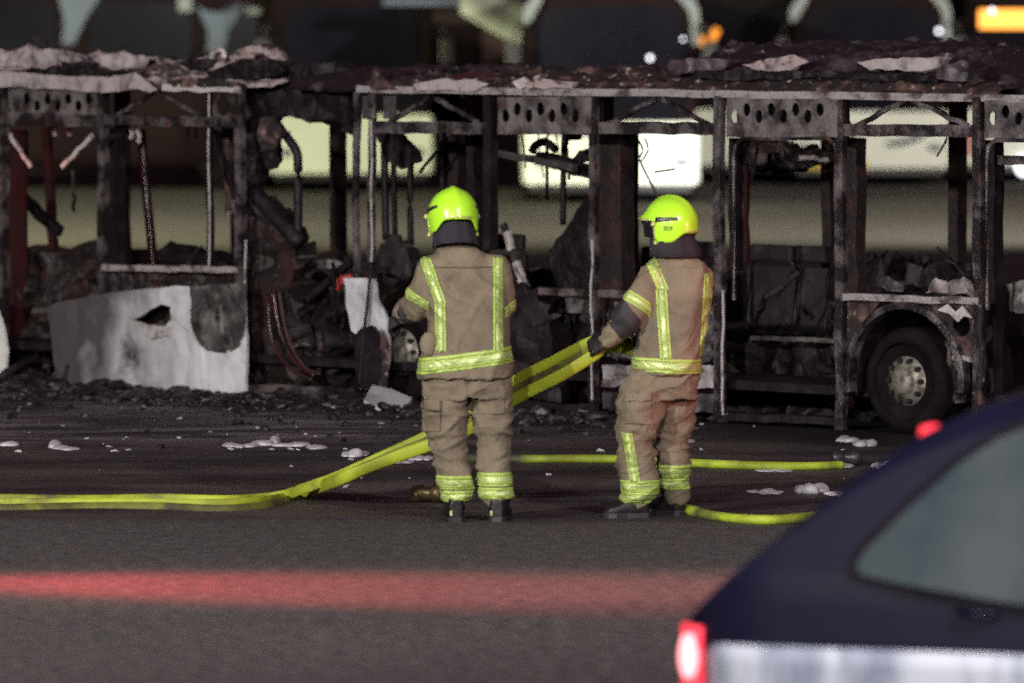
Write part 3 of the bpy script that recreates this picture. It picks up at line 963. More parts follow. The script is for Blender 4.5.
# white panels
big = [(47, 308), (58, 302), (110, 293), (175, 286), (192, 287), (194, 322), (197, 338), (207, 350), (224, 353), (236, 343), (245, 316), (246, 392),
       (200, 393), (150, 397), (70, 394), (56, 386), (52, 350)]
hole = [(135, 320), (144, 316), (153, 309), (163, 304), (171, 307), (173, 320), (168, 326), (150, 326)]
sheet("side_panel", [[B(x, y, -.03) for x, y in ragged(big, .6, 14, 2)], [B(x, y, -.03) for x, y in ragged(hole, .6, 8, 4)]], M['panel'], bus, .03, .035, 2, 2)
hang("soot_mass", [(125, 296), (185, 296), (185, 335), (125, 335)], .25, .05, M['sootred'], 14, 1, .05)
hang("burnt_flap", [(193, 286), (244, 284), (246, 320), (238, 346), (224, 354), (206, 350), (194, 335)], -.055, .03, M['plate'], 13, 1.0, .05)
hang("burnt_lip", [(134, 324), (170, 327), (169, 335), (150, 339), (139, 332)], -.08, .015, M['strip'], 31, .8, .03)
o = hang("side_panel", [(345, 278), (375, 279), (379, 300), (388, 320), (390, 352), (386, 388), (362, 389), (357, 335), (352, 330)], .0, .03, M['panel'], 15, .7, .03)
hang("burnt_patch", [(356, 336), (362, 328), (374, 325), (382, 334), (384, 360), (378, 388), (360, 388)], -.045, .015, M['soot'], 16, 1.5, .02)
hang("hanging_strip", [(381, 328), (389, 345), (387, 388), (381, 389)], -.06, .01, M['rust'], 17, .5, .01)
pipe_px([(371, 262), (368, 300), (363, 340), (359, 388)], .012, -.07, M['soot'], "burnt_cable")
hang("side_panel", [(-30, 290), (-5, 300), (4, 325), (8, 350), (7, 368), (-2, 376), (-30, 374)], -.05, .03, M['bwhite'], 18, .6, .02)
# dark side masses and lower linings (burnt floor structure)
hang("soot_mass", [(18, 262), (38, 250), (70, 258), (100, 266), (100, 300), (60, 300), (40, 390), (16, 390)], .55, .08, M['sootred'], 19, 3, .25)
hang("lower_lining", [(108, 272), (236, 274), (236, 300), (108, 300)], .12, .04, M['sootred'], 20, 2, .1)
hang("inner_remains", [(165, 250), (172, 246), (200, 252), (225, 255), (240, 268), (170, 268)], .6, .15, M['soot'], 21, 2, .15)
hang("hanging_remains", [(378, 132), (392, 128), (414, 150), (416, 162), (404, 168), (392, 160), (380, 140)], .5, .10, M['soot'], 22, 1, .05)
hang("seat_remains", [(386, 248), (400, 236), (420, 250), (428, 275), (400, 285), (386, 280)], .9, .08, M['seat'], 23, 2.5, .15)
hang("wheel_housing", [(507, 291), (530, 288), (549, 296), (560, 318), (565, 345), (566, 400), (505, 396)], .18, .25, M['soot'], 24, .8, .08)
hang("lower_lining", [(545, 300), (594, 303), (594, 405), (545, 400)], .5, .08, M['soot'], 25, 2, .2)
hang("seat_remains", [(553, 258), (590, 200), (612, 200), (612, 292), (566, 290)], .9, .15, M['soot'], 26, 1.5, .05)
hang("grey_lining", [(567, 298), (592, 300), (592, 314), (570, 312)], .1, .02, M['plate'], 27, 1.2, .03)
hang("lower_lining", [(604, 304), (718, 306), (718, 362), (604, 358)], .2, .06, M['plate'], 28, 2, .12)
hang("step_panel", [(604, 365), (718, 366), (720, 388), (604, 386)], .05, .03, M['rail'], 29, 1.0, .03)
hang("step_panel", [(604, 392), (720, 394), (720, 413), (604, 408)], .06, .03, M['plate'], 30, 1.0, .04)
hang("header_remains", [(744, 140), (758, 144), (775, 140), (800, 150), (834, 152), (836, 166), (790, 170), (744, 166)], 2.2, .1, M['sootred'], 32, 2.5, .15)
bar_px((800, 158), (830, 160), .03, .02, 2.0, M['pale'], "bracket")

# floor, far wall and inner engine bulk
MB().box(((S0 + S1) / 2, 1.27, .26), (S1 - S0, 2.25, .06)).build("floor", M['soot'], bus)
fw = []
nseg = 110
for i in range(nseg + 1):
    s = S0 + (S1 - S0) * i / nseg
    fw.append((s, .90 + .10 * noise.noise(Vector((s * 2.2, 3, 0))) + .04 * noise.noise(Vector((s * 9, 1, 0)))))
loop = [Vector((s, 2.45, z)) for s, z in fw] + [Vector((S1, 2.45, .18)), Vector((S0, 2.45, .18))]
sheet("far_side_wall", [loop], M['sootred'], bus, .05)
hang("near_underside", [(725, 345), (838, 345), (838, 420), (725, 414)], .9, .1, M['soot'], 33, 2, .2)
hang("engine_cover", [(850, 264), (905, 266), (980, 268), (985, 300), (985, 420), (850, 420)], 1.0, .2, M['soot'], 34, 2.5, .25)
hang("ash_heap", [(930, 292), (942, 280), (955, 284), (972, 279), (978, 296)], .45, .08, M['pale'], 35, 1.5, .08)
hang("ash_heap", [(880, 285), (890, 276), (915, 284), (905, 291)], .6, .08, M['plate'], 36, 1.5, .08)


# burnt struts and cables left inside
for i in range(62):
    px = rnd.choice((rnd.uniform(10, 110), rnd.uniform(250, 420), rnd.uniform(500, 720), rnd.uniform(725, 980)))
    py = rnd.uniform(270, 395)
    a = B(px, py, rnd.uniform(.15, .8)); b = a + Vector((rnd.uniform(-.35, .35), rnd.uniform(-.2, .2), rnd.uniform(-.3, .3)))
    if min(a.z, b.z) < .05: continue
    w_ = rnd.uniform(.01, .035)
    MB().bar(a, b, w_, w_ * rnd.uniform(.5, 1.2), Vector((0, 1, 0)), .012, 5).build("burnt_strut", rnd.choice([M['frame'], M['soot'], M['sootred'], M['rust'], M['frame']]), bus)
for i in range(16):
    px = rnd.choice((rnd.uniform(15, 235), rnd.uniform(250, 350), rnd.uniform(380, 590), rnd.uniform(735, 960)))
    y0 = rnd.uniform(118, 136); l = rnd.uniform(12, 55); n_ = rnd.uniform(.3, 2.2)
    pipe_px([(px, y0), (px + rnd.uniform(-4, 4), y0 + l * .4), (px + rnd.uniform(-7, 7), y0 + l)], rnd.uniform(.005, .011), n_, rnd.choice([M['cable'], M['soot'], M['frame']]), "burnt_cable")


# seats
def seat_at(s, n):
    st = bpy.data.objects.new("seat", None)
    COL.objects.link(st)
    st.parent = bus
    st.location = (s, n, .3)
    fr = []
    for a, b in rrect(.44, .52, .1, 4):
        fr.append((a, .0, b + .50))
    MB().tube(fr + [fr[0]], .018, 6).build("seat_frame", M['soot'], st)
    MB().box((0, .0, .80), (.40, .05, .12)).build("head_rail", M['seat'], st, bevel=.02)
    MB().box((0, .03, .48), (.38, .02, .45)).build("backrest", M['seat'], st)
    MB().box((0, .24, .24), (.44, .42, .05)).build("seat_pan", M['seat'], st, bevel=.02)
    return st


s_first = B(772, 300, 1.5)
seat0 = seat_at(s_first.x, 1.5)
for i, (px, n) in enumerate(((808, 1.5), (846, 1.5), (700, 1.6), (660, 1.6), (500, 1.7), (450, 1.7))):
    c = copy_tree(seat0, bus)
    c.location = (B(px, 300, n).x, n, .3 - (.05 if i % 2 else 0))
    c.rotation_euler = (R(rnd.uniform(-6, 4)), 0, R(rnd.uniform(-8, 8)))


# wheel
def bus_wheel(px, py, n, r):
    c = B(px, py, n)
    c.z = r
    wh = bpy.data.objects.new("wheel", None)
    COL.objects.link(wh)
    wh.parent = bus
    wh.location = c
    MB().lathe([(.25, .02), (.262, .0), (r - .10, -.03), (r - .03, -.015), (r, .03), (r, .2), (r - .03, .26), (.25, .26)], (0, 0, 0), 'Y', 48).build("tyre", M['tyre'], wh, True)
    MB().lathe([(.10, .06), (.19, .07), (.215, .05), (.25, .02), (.262, .04), (.22, .2), (.1, .2)], (0, 0, 0), 'Y', 40).build("rim", M['soot'], wh, True)
    MB().lathe([(.02, -.05), (.075, -.048), (.085, -.02), (.10, .0), (.165, .02), (.172, .06), (.02, .06)], (0, 0, 0), 'Y', 32).build("hub", M['hub'], wh, True)
    for k in range(10):
        a = 2 * math.pi * k / 10
        MB().lathe([(.018, -.02), (.018, .03)], (.138 * math.cos(a), 0, .138 * math.sin(a)), 'Y', 8).build("wheel_nut", M['dark'], wh)
    return wh


bus_wheel(905, 388, .06, .355)
bus_wheel(400, 352, .22, .36)

# wheel arch: a rolled lip round the wheel
c = B(905, 388, 0)
arc = []
for k in range(25):
    a = R(-12 + 204 * k / 24)
    arc.append(Vector((c.x + .475 * math.cos(a), 0, .365 + .47 * math.sin(a) if a > -.1 else .3)))
ar = MB()
ar.loft([[p + Vector((0, -.03, 0)), p + Vector((0, .06, 0)), p + (p - Vector((c.x, 0, .365))).normalized() * .05 + Vector((0, .06, 0)),
          p + (p - Vector((c.x, 0, .365))).normalized() * .05 + Vector((0, -.02, 0))] for p in arc])
ar.build("wheel_arch", M['frame'], bus, False, .006)
hs = MB()
hs.loft([[p + Vector((0, .07, 0)), p + Vector((0, .55, 0)), p + Vector((0, .55, .03)), p + Vector((0, .07, .03))] for p in arc])
hs.build("wheel_housing", M['soot'], bus)
# corner plates above the arch
sheet("arch_plate", [[B(*p, .03) for p in ((848, 302), (880, 303), (868, 316), (857, 336), (851, 360), (848, 372))]], M['rust'], bus, .01)
sheet("arch_plate", [[B(*p, .03) for p in ((930, 304), (976, 305), (976, 360), (962, 362), (955, 345), (944, 322))],
                     [B(962 + 9 * math.cos(a * .5), 325 + 12 * math.sin(a * .5), .03) for a in range(12)]], M['rust'], bus, .01)
hang("torn_plate", [(938, 310), (948, 304), (955, 312), (962, 306), (972, 318), (964, 316), (958, 322), (950, 314)], -.03, .01, M['strip'], 40, .6, .02)
bar_px((950, 357), (972, 360), .03, .04, .0, M['rail'], "arch_stay")
bar_px((958, 362), (960, 403), .05, .04, .0, M['plate'], "arch_stay")
bar_px((948, 340), (960, 400), .03, .04, -.01, M['frame'], "arch_stay")
post_px(981, 303, 405, .03, .02, -.03, M['rust'], "edge_strip")
hang("lamp_remains", [(1010, 285), (1024, 280), (1040, 290), (1038, 312), (1016, 312)], .4, .12, M['plate'], 41, 1, .05)


# ------------------------------------------------------------------ roof: burnt crusts
def crust(name, top, x0, x1, base, mt, n0=-.02, n1=2.3, nx=260, ny=44, rise=.5, amp=.07, seed=0, edge=0.0):
    """heap with a top outline measured in pixels along x at depth n = 0.8"""
    def topz(s):
        pts = [(B(px, py, .8).x, B(px, py, .8).z) for px, py in top]
        for (a, za), (b, zb) in zip(pts, pts[1:]):
            if a <= s <= b:
                return za + (zb - za) * (s - a) / (b - a)
        return pts[0][1] if s < pts[0][0] else pts[-1][1]
    sa, sb_ = B(x0, 90, 0).x, B(x1, 90, 0).x
    vs, fs = [], []
    for i in range(nx + 1):
        s = sa + (sb_ - sa) * i / nx
        tz = topz(s + .8 * 0)
        for j in range(ny + 1):
            t = j / ny
            n = n0 + (n1 - n0) * t
            k = min(1.0, max(0.0, (n - n0) / rise)) ** .6
            k *= 1 if t < .8 else (1 - (t - .8) * 3)
            z = base + (tz - base) * k
            q = Vector((s * 2.6, n * 3.2, seed))
            z += amp * (noise.noise(q) + .9 * abs(noise.noise(q * 2.7)) + .6 * noise.noise(q * 6) + .22 * noise.noise(q * 13)) * (.35 + k)
            z += amp * .5 * (1 if noise.cell(Vector((s * 5, n * 4, seed))) > .55 else 0) * k
            vs.append(Vector((s + .03 * noise.noise(q * 4), n + .06 + (.05 + edge) * noise.noise(q * 3 + Vector((5, 0, 0))), max(z, base - .06))))
    for i in range(nx):
        for j in range(ny):
            a = i * (ny + 1) + j
            fs.append((a, a + 1, a + ny + 2, a + ny + 1))
    o = MB().add(vs, fs).build(name, mt, bus, False)
    sm = o.modifiers.new("thickness", 'SOLIDIFY'); sm.thickness = .03; sm.offset = -1
    return o


crust("roof_crust", [(-300, 58), (-20, 58), (30, 54), (60, 60), (90, 56), (130, 63), (165, 62), (200, 66), (235, 63), (265, 57), (283, 62), (290, 74)],
      -300, 268, ZT + .03, M['ash'], n1=.95, rise=.7, amp=.05, seed=2)
crust("roof_crust", [(-300, 74), (290, 76)], -420, 150, ZT + .03, M['ashdark'], n0=.85, rise=.2, amp=.03, seed=3, nx=100, ny=18)
crust("roof_crust", [(288, 68), (320, 66), (356, 68), (380, 70)], 284, 380, ZT + .0, M['ashdark'], rise=.3, amp=.03, seed=4, nx=40)
crust("roof_crust", [(368, 78), (400, 76), (440, 78), (470, 76), (520, 76), (560, 78), (600, 76), (645, 76)], 362, 650, ZT + .03, M['rust'], rise=.35, amp=.045, seed=7)
crust("roof_crust", [(640, 78), (652, 66), (668, 55), (720, 50), (790, 48), (850, 47), (930, 50), (1000, 55), (1200, 60)], 636, 1200, ZT + .05, M['ashdark'], n0=.25, rise=.65, amp=.045, seed=9)
crust("roof_crust", [(630, 82), (700, 80), (760, 82), (850, 81), (930, 82), (980, 82)], 630, 990, ZT + .03, M['rust'], n0=-.01, n1=.3, rise=.12, amp=.03, seed=12, ny=6)
hang("roof_edge_sheet", [(-120, 72), (0, 72), (60, 75), (110, 78), (135, 72), (146, 80), (158, 90), (152, 93), (140, 89), (105, 93), (70, 90), (0, 87), (-120, 86)], -.06, .02, M['pale'], 50, 1.0, .03)
hang("ash_slab", [(860, 62), (885, 59), (925, 58), (950, 57), (944, 66), (925, 72), (900, 69), (872, 70)], .35, .04, M['pale'], 51, 1.3, .05)
hang("ash_slab", [(742, 66), (775, 58), (800, 56), (812, 62), (790, 74), (764, 76)], .38, .05, M['ash'], 52, 1.5, .06)
hang("ash_slab", [(415, 84), (440, 79), (475, 80), (490, 84), (478, 91), (420, 91)], .0, .03, M['pale'], 53, 1.2, .03)
hang("ash_slab", [(527, 83), (545, 79), (580, 82), (574, 88), (530, 88)], .0, .03, M['ash'], 54, 1.2, .03)
hang("ash_slab", [(512, 82), (524, 77), (532, 84), (520, 90)], -.02, .03, M['strip'], 55, 1.0, .03)
hang("roof_hatch", [(232, 56), (250, 48), (268, 44), (281, 48), (287, 60), (284, 62), (268, 55), (240, 60)], .5, .10, M['ash'], 56, .8, .06)
hang("red_sheet", [(450, 76), (478, 72), (500, 75), (490, 79), (455, 80)], .25, .03, M['redpole'], 57, 1, .03)
hang("peaked_remains", [(372, 90), (376, 66), (380, 74), (390, 84), (398, 90)], .0, .03, M['rust'], 58, 1, .03)
bar_px((33, 36), (48, 43), .03, .03, 1.2, M['rust'], "twisted_strip")
bar_px((800, 55), (860, 43), .04, .04, 1.0, M['plate'], "twisted_strip")
pipe_px([(211, 60), (214, 52), (222, 50), (225, 58)], .022, .4, M['strip'], "twisted_strip")
for k, (poly, n_, mt_) in enumerate((
        ([(-20, 58), (30, 50), (64, 50), (92, 57), (60, 64), (20, 66), (-20, 66)], .25, M['pale']),
        ([(58, 60), (84, 62), (112, 70), (150, 72), (142, 78), (104, 76), (70, 68)], .12, M['soot']),  # the black sheets in this list stand in for shaded gaps between layers
        ([(96, 58), (126, 52), (150, 58), (142, 68), (118, 70)], .22, M['pale']),
        ([(150, 66), (200, 58), (226, 62), (216, 74), (168, 78)], .15, M['ash']),
        ([(176, 62), (190, 57), (214, 60), (208, 68), (186, 70)], .10, M['soot']),
        ([(208, 72), (240, 60), (276, 62), (284, 72), (246, 82), (214, 80)], .08, M['soot']),
        ([(20, 70), (70, 66), (120, 74), (90, 76), (40, 75)], .03, M['soot']),
        ([(165, 80), (215, 76), (240, 82), (238, 87), (170, 86)], .0, M['rust']),
        ([(650, 66), (690, 58), (740, 60), (720, 70), (672, 74)], .30, M['ashdark']),
        ([(690, 72), (760, 70), (830, 74), (780, 80), (700, 79)], .10, M['soot']),
        ([(820, 70), (860, 74), (930, 76), (940, 82), (850, 80)], .10, M['soot']),
        ([(925, 78), (945, 64), (962, 60), (985, 74), (980, 82)], .16, M['ashdark']))):
    hang("roof_layer_or_gap", poly, n_, .025, mt_, 70 + k, 1.6, .07)
# curled scraps along the roof edge
for i in range(95):
    px = rnd.uniform(0, 990)
    if 240 < px < 362: continue
    py = rnd.uniform(55, 88) if px < 240 else (rnd.uniform(76, 90) if px < 640 else rnd.uniform(62, 90))
    w_, h_ = rnd.uniform(4, 14), rnd.uniform(2, 6)
    pl = [(px + rnd.uniform(-w_, w_), py + rnd.uniform(-h_, h_)) for _ in range(5)]
    cx_, cy_ = sum(p[0] for p in pl) / 5, sum(p[1] for p in pl) / 5
    pl.sort(key=lambda p: math.atan2(p[1] - cy_, p[0] - cx_))
    n_ = .05 + (90 - py) / 35 * .6 + rnd.uniform(-.05, .1)
    sheet("roof_scrap", [[B(x, y, n_ + rnd.uniform(-.03, .05)) for x, y in pl]], rnd.choice([M['ash'], M['rust'], M['ashdark'], M['rust'], M['frame'], M['pale']]), bus, .012)

# ------------------------------------------------------------------ debris and foam on the ground
def lumps(count, spots, size, mt, name, label, cat, flat=.6, seed=3, zoff=0.0):
    r = random.Random(seed)
    mb = MB()
    for i in range(count):
        c = spots(r)
        s = size(r)
        k = r.choice((5, 6, 7))
        ring = []
        rot = Matrix.Rotation(r.uniform(0, 6.28), 3, 'Z') @ Matrix.Rotation(r.uniform(-.7, .7), 3, 'X')
        rings = []
        for zz, ss in ((-.5, .8), (0, 1.0), (.5, r.uniform(.3, .9))):
            rings.append([c + rot @ Vector((s * ss * math.cos(6.283 * j / k) * r.uniform(.6, 1.2), s * ss * .7 * math.sin(6.283 * j / k) * r.uniform(.6, 1.2), s * flat * zz)) + Vector((0, 0, s * flat * .4 + zoff)) for j in range(k)])
        mb.loft(rings)
    o = mb.build(name, mt)
    return tag(o, label, cat, None, "stuff")


def along_bus(r):
    s = r.uniform(-4.5, 4.6)
    n = r.gauss(-.25, .45)
    if n < -1.6 or n > 1.0: n = -.2
    p = BUS_A + BL_ * s + BN_ * n
    return Vector((p.x, p.y, 0))


lumps(1300, along_bus, lambda r: min(.17, .02 + abs(r.gauss(0, .04))), M['debris'], "debris", "charred rubble and torn scraps strewn along the foot of the burnt bus", "debris", .5, 3)
lumps(260, lambda r: BUS_A + BL_ * r.uniform(-4, 5) + BN_ * (-.3 - abs(r.gauss(0, 1.5))), lambda r: r.uniform(.012, .05), M['debris'], "grit", "small charred crumbs scattered over the wet asphalt", "debris", .7, 5)


def foam_blob(mb, px, py, w, h, seed):
    p = on_ground(px, py)
    sc = F / p.y
    a, hh = w / sc / 2, h / sc
    c = Vector((p.x, p.y, 0))
    rows = []
    for i in range(6):
        t = i / 5
        rr = math.cos(t * 1.45)
        ring = []
        for k in range(14):
            an = 6.283 * k / 14
            q = Vector((math.cos(an) * rr * a, math.sin(an) * rr * max(a * .8, .12), hh * math.sin(t * 1.57)))
            q *= 1 + .5 * noise.noise(q * 13 + Vector((seed * 3.1, 0, 0)))
            ring.append(c + q)
        rows.append(ring)
    mb.loft(rows)


fm = MB()
for i, (x, y, w_, h_) in enumerate(((55, 446, 9, 14), (66, 449, 20, 5), (10, 446, 14, 5), (236, 446, 18, 4), (256, 445, 20, 7), (270, 444, 18, 9), (286, 445, 22, 6),
                                    (298, 446, 14, 5), (318, 447, 10, 4), (354, 455, 26, 8), (420, 458, 24, 7), (404, 461, 20, 4), (770, 492, 16, 5), (764, 492, 30, 2), (805, 492, 18, 13),
                                    (820, 492, 14, 7), (836, 493, 20, 8), (884, 467, 20, 12), (843, 467, 14, 7), (775, 471, 28, 3), (848, 442, 12, 6), (866, 445, 16, 8), (640, 463, 12, 3),
                                    (690, 440, 10, 3))):
    k = max(1, int(w_ / 8))
    for j in range(k):
        t = (j + .5) / k
        foam_blob(fm, x + (t - .5) * w_ + rnd.uniform(-1, 1), y + rnd.uniform(-1.2, 1.2), max(3, w_ / k * rnd.uniform(1.1, 2.2)), h_ * rnd.uniform(.35, 1.0) * (1 - .5 * abs(2 * t - 1)), i * 7 + j)
tag(fm.build("foam", M['foam'], None, True), "white fire fighting foam left in small clots on the wet asphalt", "foam", None, "stuff")
lumps(80, lambda r: on_ground(r.uniform(-20, 560) if r.random() < .75 else r.uniform(560, 880), r.uniform(404, 452) if r.random() < .8 else r.uniform(452, 500)),
      lambda r: min(.06, .006 + abs(r.gauss(0, .013))), M['foam'], "ash_flakes", "pale ash flakes and thinned foam specks dotted over the wet asphalt", "ash", .35, 21)

# fallen panel scrap, boards at the left
sc_ = on_ground(388, 410)
me_o = MB()
top_ = [at_depth(x, y, sc_.y + dy) for x, y, dy in ((364, 400, .0), (372, 385, .35), (392, 389, .35), (412, 398, .25), (402, 411, -.05), (380, 407, -.05))]
bot_ = [p - Vector((0, 0, .03)) for p in top_]
me_o.loft([bot_, top_])
tag(me_o.build("panel_scrap", M['panel'], None, False), "white sooty panel scrap lying on rubble beside the firefighter's leg", "scrap")
for i, (a, b, lb) in enumerate((((-10, 392), (28, 386), "charred pale stick lying on the ground at the left edge"), ((0, 378), (36, 356), "blackened pole leaning out of the rubble at the left edge"))):
    pa, pb = at_depth(*a, 48.5), at_depth(*b, 48.9)
    tag(MB().tube([pa, (pa + pb) / 2 + Vector((0, 0, .01)), pb], [.035, .03, .025], 8).build("charred_stick", M['plate'] if i == 0 else M['soot'], None, True), lb, "stick")


# ------------------------------------------------------------------ hoses
def smooth_path(P, k=8):
    Q = []
    for i in range(len(P) - 1):
        p0, p1, p2, p3 = P[max(i - 1, 0)], P[i], P[i + 1], P[min(i + 2, len(P) - 1)]
        for j in range(k):
            t = j / k
            Q.append(.5 * ((2 * p1) + (p2 - p0) * t + (2 * p0 - 5 * p1 + 4 * p2 - p3) * t * t + (3 * p1 - p0 - 3 * p2 + p3) * t ** 3))
    Q.append(P[-1])
    return Q


def hose(pts, r, flat, mt, label, twist=0.0, t0=0.0):
    """pts: (px, py, depth) in the air or (px, py) on the ground"""
    P = [at_depth(*p) if len(p) == 3 else on_ground(p[0], p[1], r * max(flat, .5) * .9) for p in pts]
    Q = smooth_path(P)
    tw = [t0 + twist * i / len(Q) + .15 * math.sin(i * .35) for i in range(len(Q))]
    o = MB().tube(Q, [r * (1 + .10 * noise.noise(q * 3)) for q in Q], 14, flat, Vector((0, 0, 1)), tw).build("fire_hose", mt, None, True)
    return tag(o, label, "hose", "hoses on the yard")


HAND2 = (604, 343, 36.62)
hose([(640, 352, 36.95), (622, 348, 36.9), (606, 348, 36.74), (585, 361, 36.75), (560, 376, 36.8), (515, 399, 37.0), (472, 428, 37.15), (435, 443, 37.2), (385, 461, 37.3), (335, 481, 37.4), (300, 494),
      (262, 502), (215, 505), (150, 504), (80, 504), (0, 504), (-80, 503)], .035, .34, M['hose'], "yellow hose sagging from the right firefighter's hand to the ground, lower of the bundle", .5, R(62))
hose([(640, 345, 37.0), (622, 340, 36.95), (602, 338, 36.80), (580, 347, 36.85), (555, 360, 36.95), (515, 381, 37.15), (475, 412, 37.3), (440, 430, 37.4), (390, 453, 37.5), (345, 473, 37.6), (308, 487, 37.75), (275, 497),
      (225, 500), (160, 499), (90, 500), (0, 499), (-80, 497)], .031, .34, M['hose'], "yellow hose sagging from the right firefighter's hand to the ground, upper of the bundle", .9, R(60))
hose([(640, 349, 36.98), (622, 345, 36.93), (604, 344, 36.78), (582, 355, 36.85), (557, 369, 36.92), (515, 391, 37.12), (475, 421, 37.28), (438, 437, 37.35), (388, 457, 37.45), (342, 477, 37.55), (310, 492),
      (270, 505), (220, 509), (160, 507), (90, 506), (0, 508), (-80, 507)], .026, .36, M['hosegap'], "shaded gap between yellow hoses, drawn as a dark hose sagging from the right firefighter's hand to the ground, middle of the bundle", 1.6, R(40))
hose([(440, 456), (480, 459), (515, 459), (612, 459), (690, 463), (770, 466), (815, 466), (842, 465)], .030, .9, M['trodden'],
     "yellow green hose lying straight along the wet ground near the wreck")
hose([(640, 505), (665, 507), (685, 509), (715, 516), (760, 520), (800, 518), (850, 512), (930, 508)], .034, .8, M['hosedirty'], "green hose curving over the ground behind the right firefighter's boots")
cpl = on_ground(428, 503)
cr = empty("hose_coupling", (cpl.x, cpl.y, 0), R(-8), "brass hose coupling lying on the ground beside the left firefighter's boot", "coupling")
MB().lathe([(.03, -.10), (.045, -.09), (.05, -.03), (.038, -.02), (.038, .02), (.055, .03), (.055, .10), (.03, .11)], (0, 0, .056), 'X', 20).build("coupling_body", M['brass'], cr, True)
for sx in (-.06, .065):
    MB().box((sx, -.056, .056), (.02, .02, .03)).build("lug", M['brass'], cr, bevel=.004)


ce_ = on_ground(846, 465.5)
cr2 = empty("hose_coupling", (ce_.x, ce_.y, 0), R(4), "dark sooty hose coupling at the end of the straight green hose", "coupling")
MB().lathe([(.026, -.09), (.04, -.08), (.045, -.03), (.034, -.02), (.034, .02), (.05, .03), (.05, .09), (.03, .10)], (0, 0, .05), 'X', 20).build("coupling_body", M['dark'], cr2, True)
for sx in (-.055, .06):
    MB().box((sx, -.05, .05), (.02, .02, .03)).build("lug", M['dark'], cr2, bevel=.004)

# ------------------------------------------------------------------ firefighters
def remesh(mb, voxel, smooth=4, name="cloth"):
    me = mb.mesh(name)
    t = bpy.data.objects.new("tmp", me)
    COL.objects.link(t)
    m = t.modifiers.new("r", 'REMESH'); m.mode = 'VOXEL'; m.voxel_size = voxel
    s = t.modifiers.new("s", 'SMOOTH'); s.factor = .5; s.iterations = smooth
    dg = bpy.context.evaluated_depsgraph_get()
    dg.update()
    res = bpy.data.meshes.new_from_object(t.evaluated_get(dg))
    bpy.data.objects.remove(t)
    bpy.data.meshes.remove(me)
    return res


def sring(c, hw, hd, ex=2.4, n=28, yaw=0.0):
    pts = []
    for k in range(n):
        a = 2 * math.pi * k / n
        ca, sa = math.cos(a), math.sin(a)
        x = hw * math.copysign(abs(ca) ** (2 / ex), ca)
        y = hd * math.copysign(abs(sa) ** (2 / ex), sa)
        pts.append(Vector(c) + Vector((x * math.cos(yaw) - y * math.sin(yaw), x * math.sin(yaw) + y * math.cos(yaw), 0)))
    return pts


def limb(mb, pts, rad, seg=18):
    """closed tapered tube through joints, with extra in-between rings"""
    P, Rr = [], []
    for i in range(len(pts) - 1):
        a, b = Vector(pts[i]), Vector(pts[i + 1])
        for k in range(4):
            P.append(a.lerp(b, k / 4)); Rr.append(rad[i] + (rad[i + 1] - rad[i]) * k / 4)
    P.append(Vector(pts[-1])); Rr.append(rad[-1])
    # round the bends
    for _ in range(2):
        P = [P[0]] + [(P[i - 1] + P[i] * 2 + P[i + 1]) / 4 for i in range(1, len(P) - 1)] + [P[-1]]
    mb.tube(P, Rr, seg)
    mb.ball(P[0], Rr[0] * .98, 14, 8)
    mb.ball(P[-1], Rr[-1] * .98, 14, 8)


def folds(me, fn):
    """push the cloth in and out along its normals"""
    me.calc_loop_triangles()
    ns = [v.normal.copy() for v in me.vertices]
    for v, n in zip(me.vertices, ns):
        v.co += n * fn(v.co, n)


def cloth_noise(seed, amp, zs=1.0):
    """a few long soft folds with slack between them"""
    def fn(p, n):
        q = Vector((p.x * 3.0, p.y * 3.0, p.z * 4.2 * zs)) + Vector((seed, 0, 0))
        warp = noise.noise(q * .7 + Vector((0, 9, 0))) * 1.4
        q2 = q + Vector((warp * .6, warp * .6, warp))
        fold = max(0, 1 - abs(noise.noise(q2)) * 4.2) ** 1.4
        fold2 = max(0, 1 - abs(noise.noise(q2 * 2.1 + Vector((3, 3, 3)))) * 4.5) ** 1.4
        return amp * (1.0 * fold + .5 * fold2 + .9 * noise.noise(q * .9) - .35)
    return fn


def band(src, planes, keep, off, mt, parent, name="reflective_band"):
    """strip of cloth cut from the garment between planes, lifted off by 'off'"""
    bm = bmesh.new()
    bm.from_mesh(src)
    bm.normal_update()
    bmesh.ops.delete(bm, geom=[f for f in bm.faces if not keep(f.calc_center_median(), f.normal)], context='FACES')
    for co, no in planes:
        bmesh.ops.bisect_plane(bm, geom=bm.verts[:] + bm.edges[:] + bm.faces[:], plane_co=Vector(co), plane_no=Vector(no).normalized(),
                               clear_inner=True, clear_outer=False)
    # keep the largest connected piece only
    todo, best = set(bm.faces), []
    while todo:
        st = [todo.pop()]; isl = []
        while st:
            f = st.pop(); isl.append(f)
            for e in f.edges:
                for g_ in e.link_faces:
                    if g_ in todo:
                        todo.discard(g_); st.append(g_)
        if len(isl) > len(best): best = isl
    keepf = set(best)
    bmesh.ops.delete(bm, geom=[f for f in bm.faces if f not in keepf], context='FACES')
    if not bm.faces:
        bm.free(); return None
    bm.normal_update()
    for v in bm.verts:
        v.co += v.normal * off
    me = bpy.data.meshes.new(name)
    bm.to_mesh(me)
    bm.free()
    o = link(name, me, mt, parent, True)
    s = o.modifiers.new("thickness", 'SOLIDIFY'); s.thickness = .003; s.offset = -1
    return o


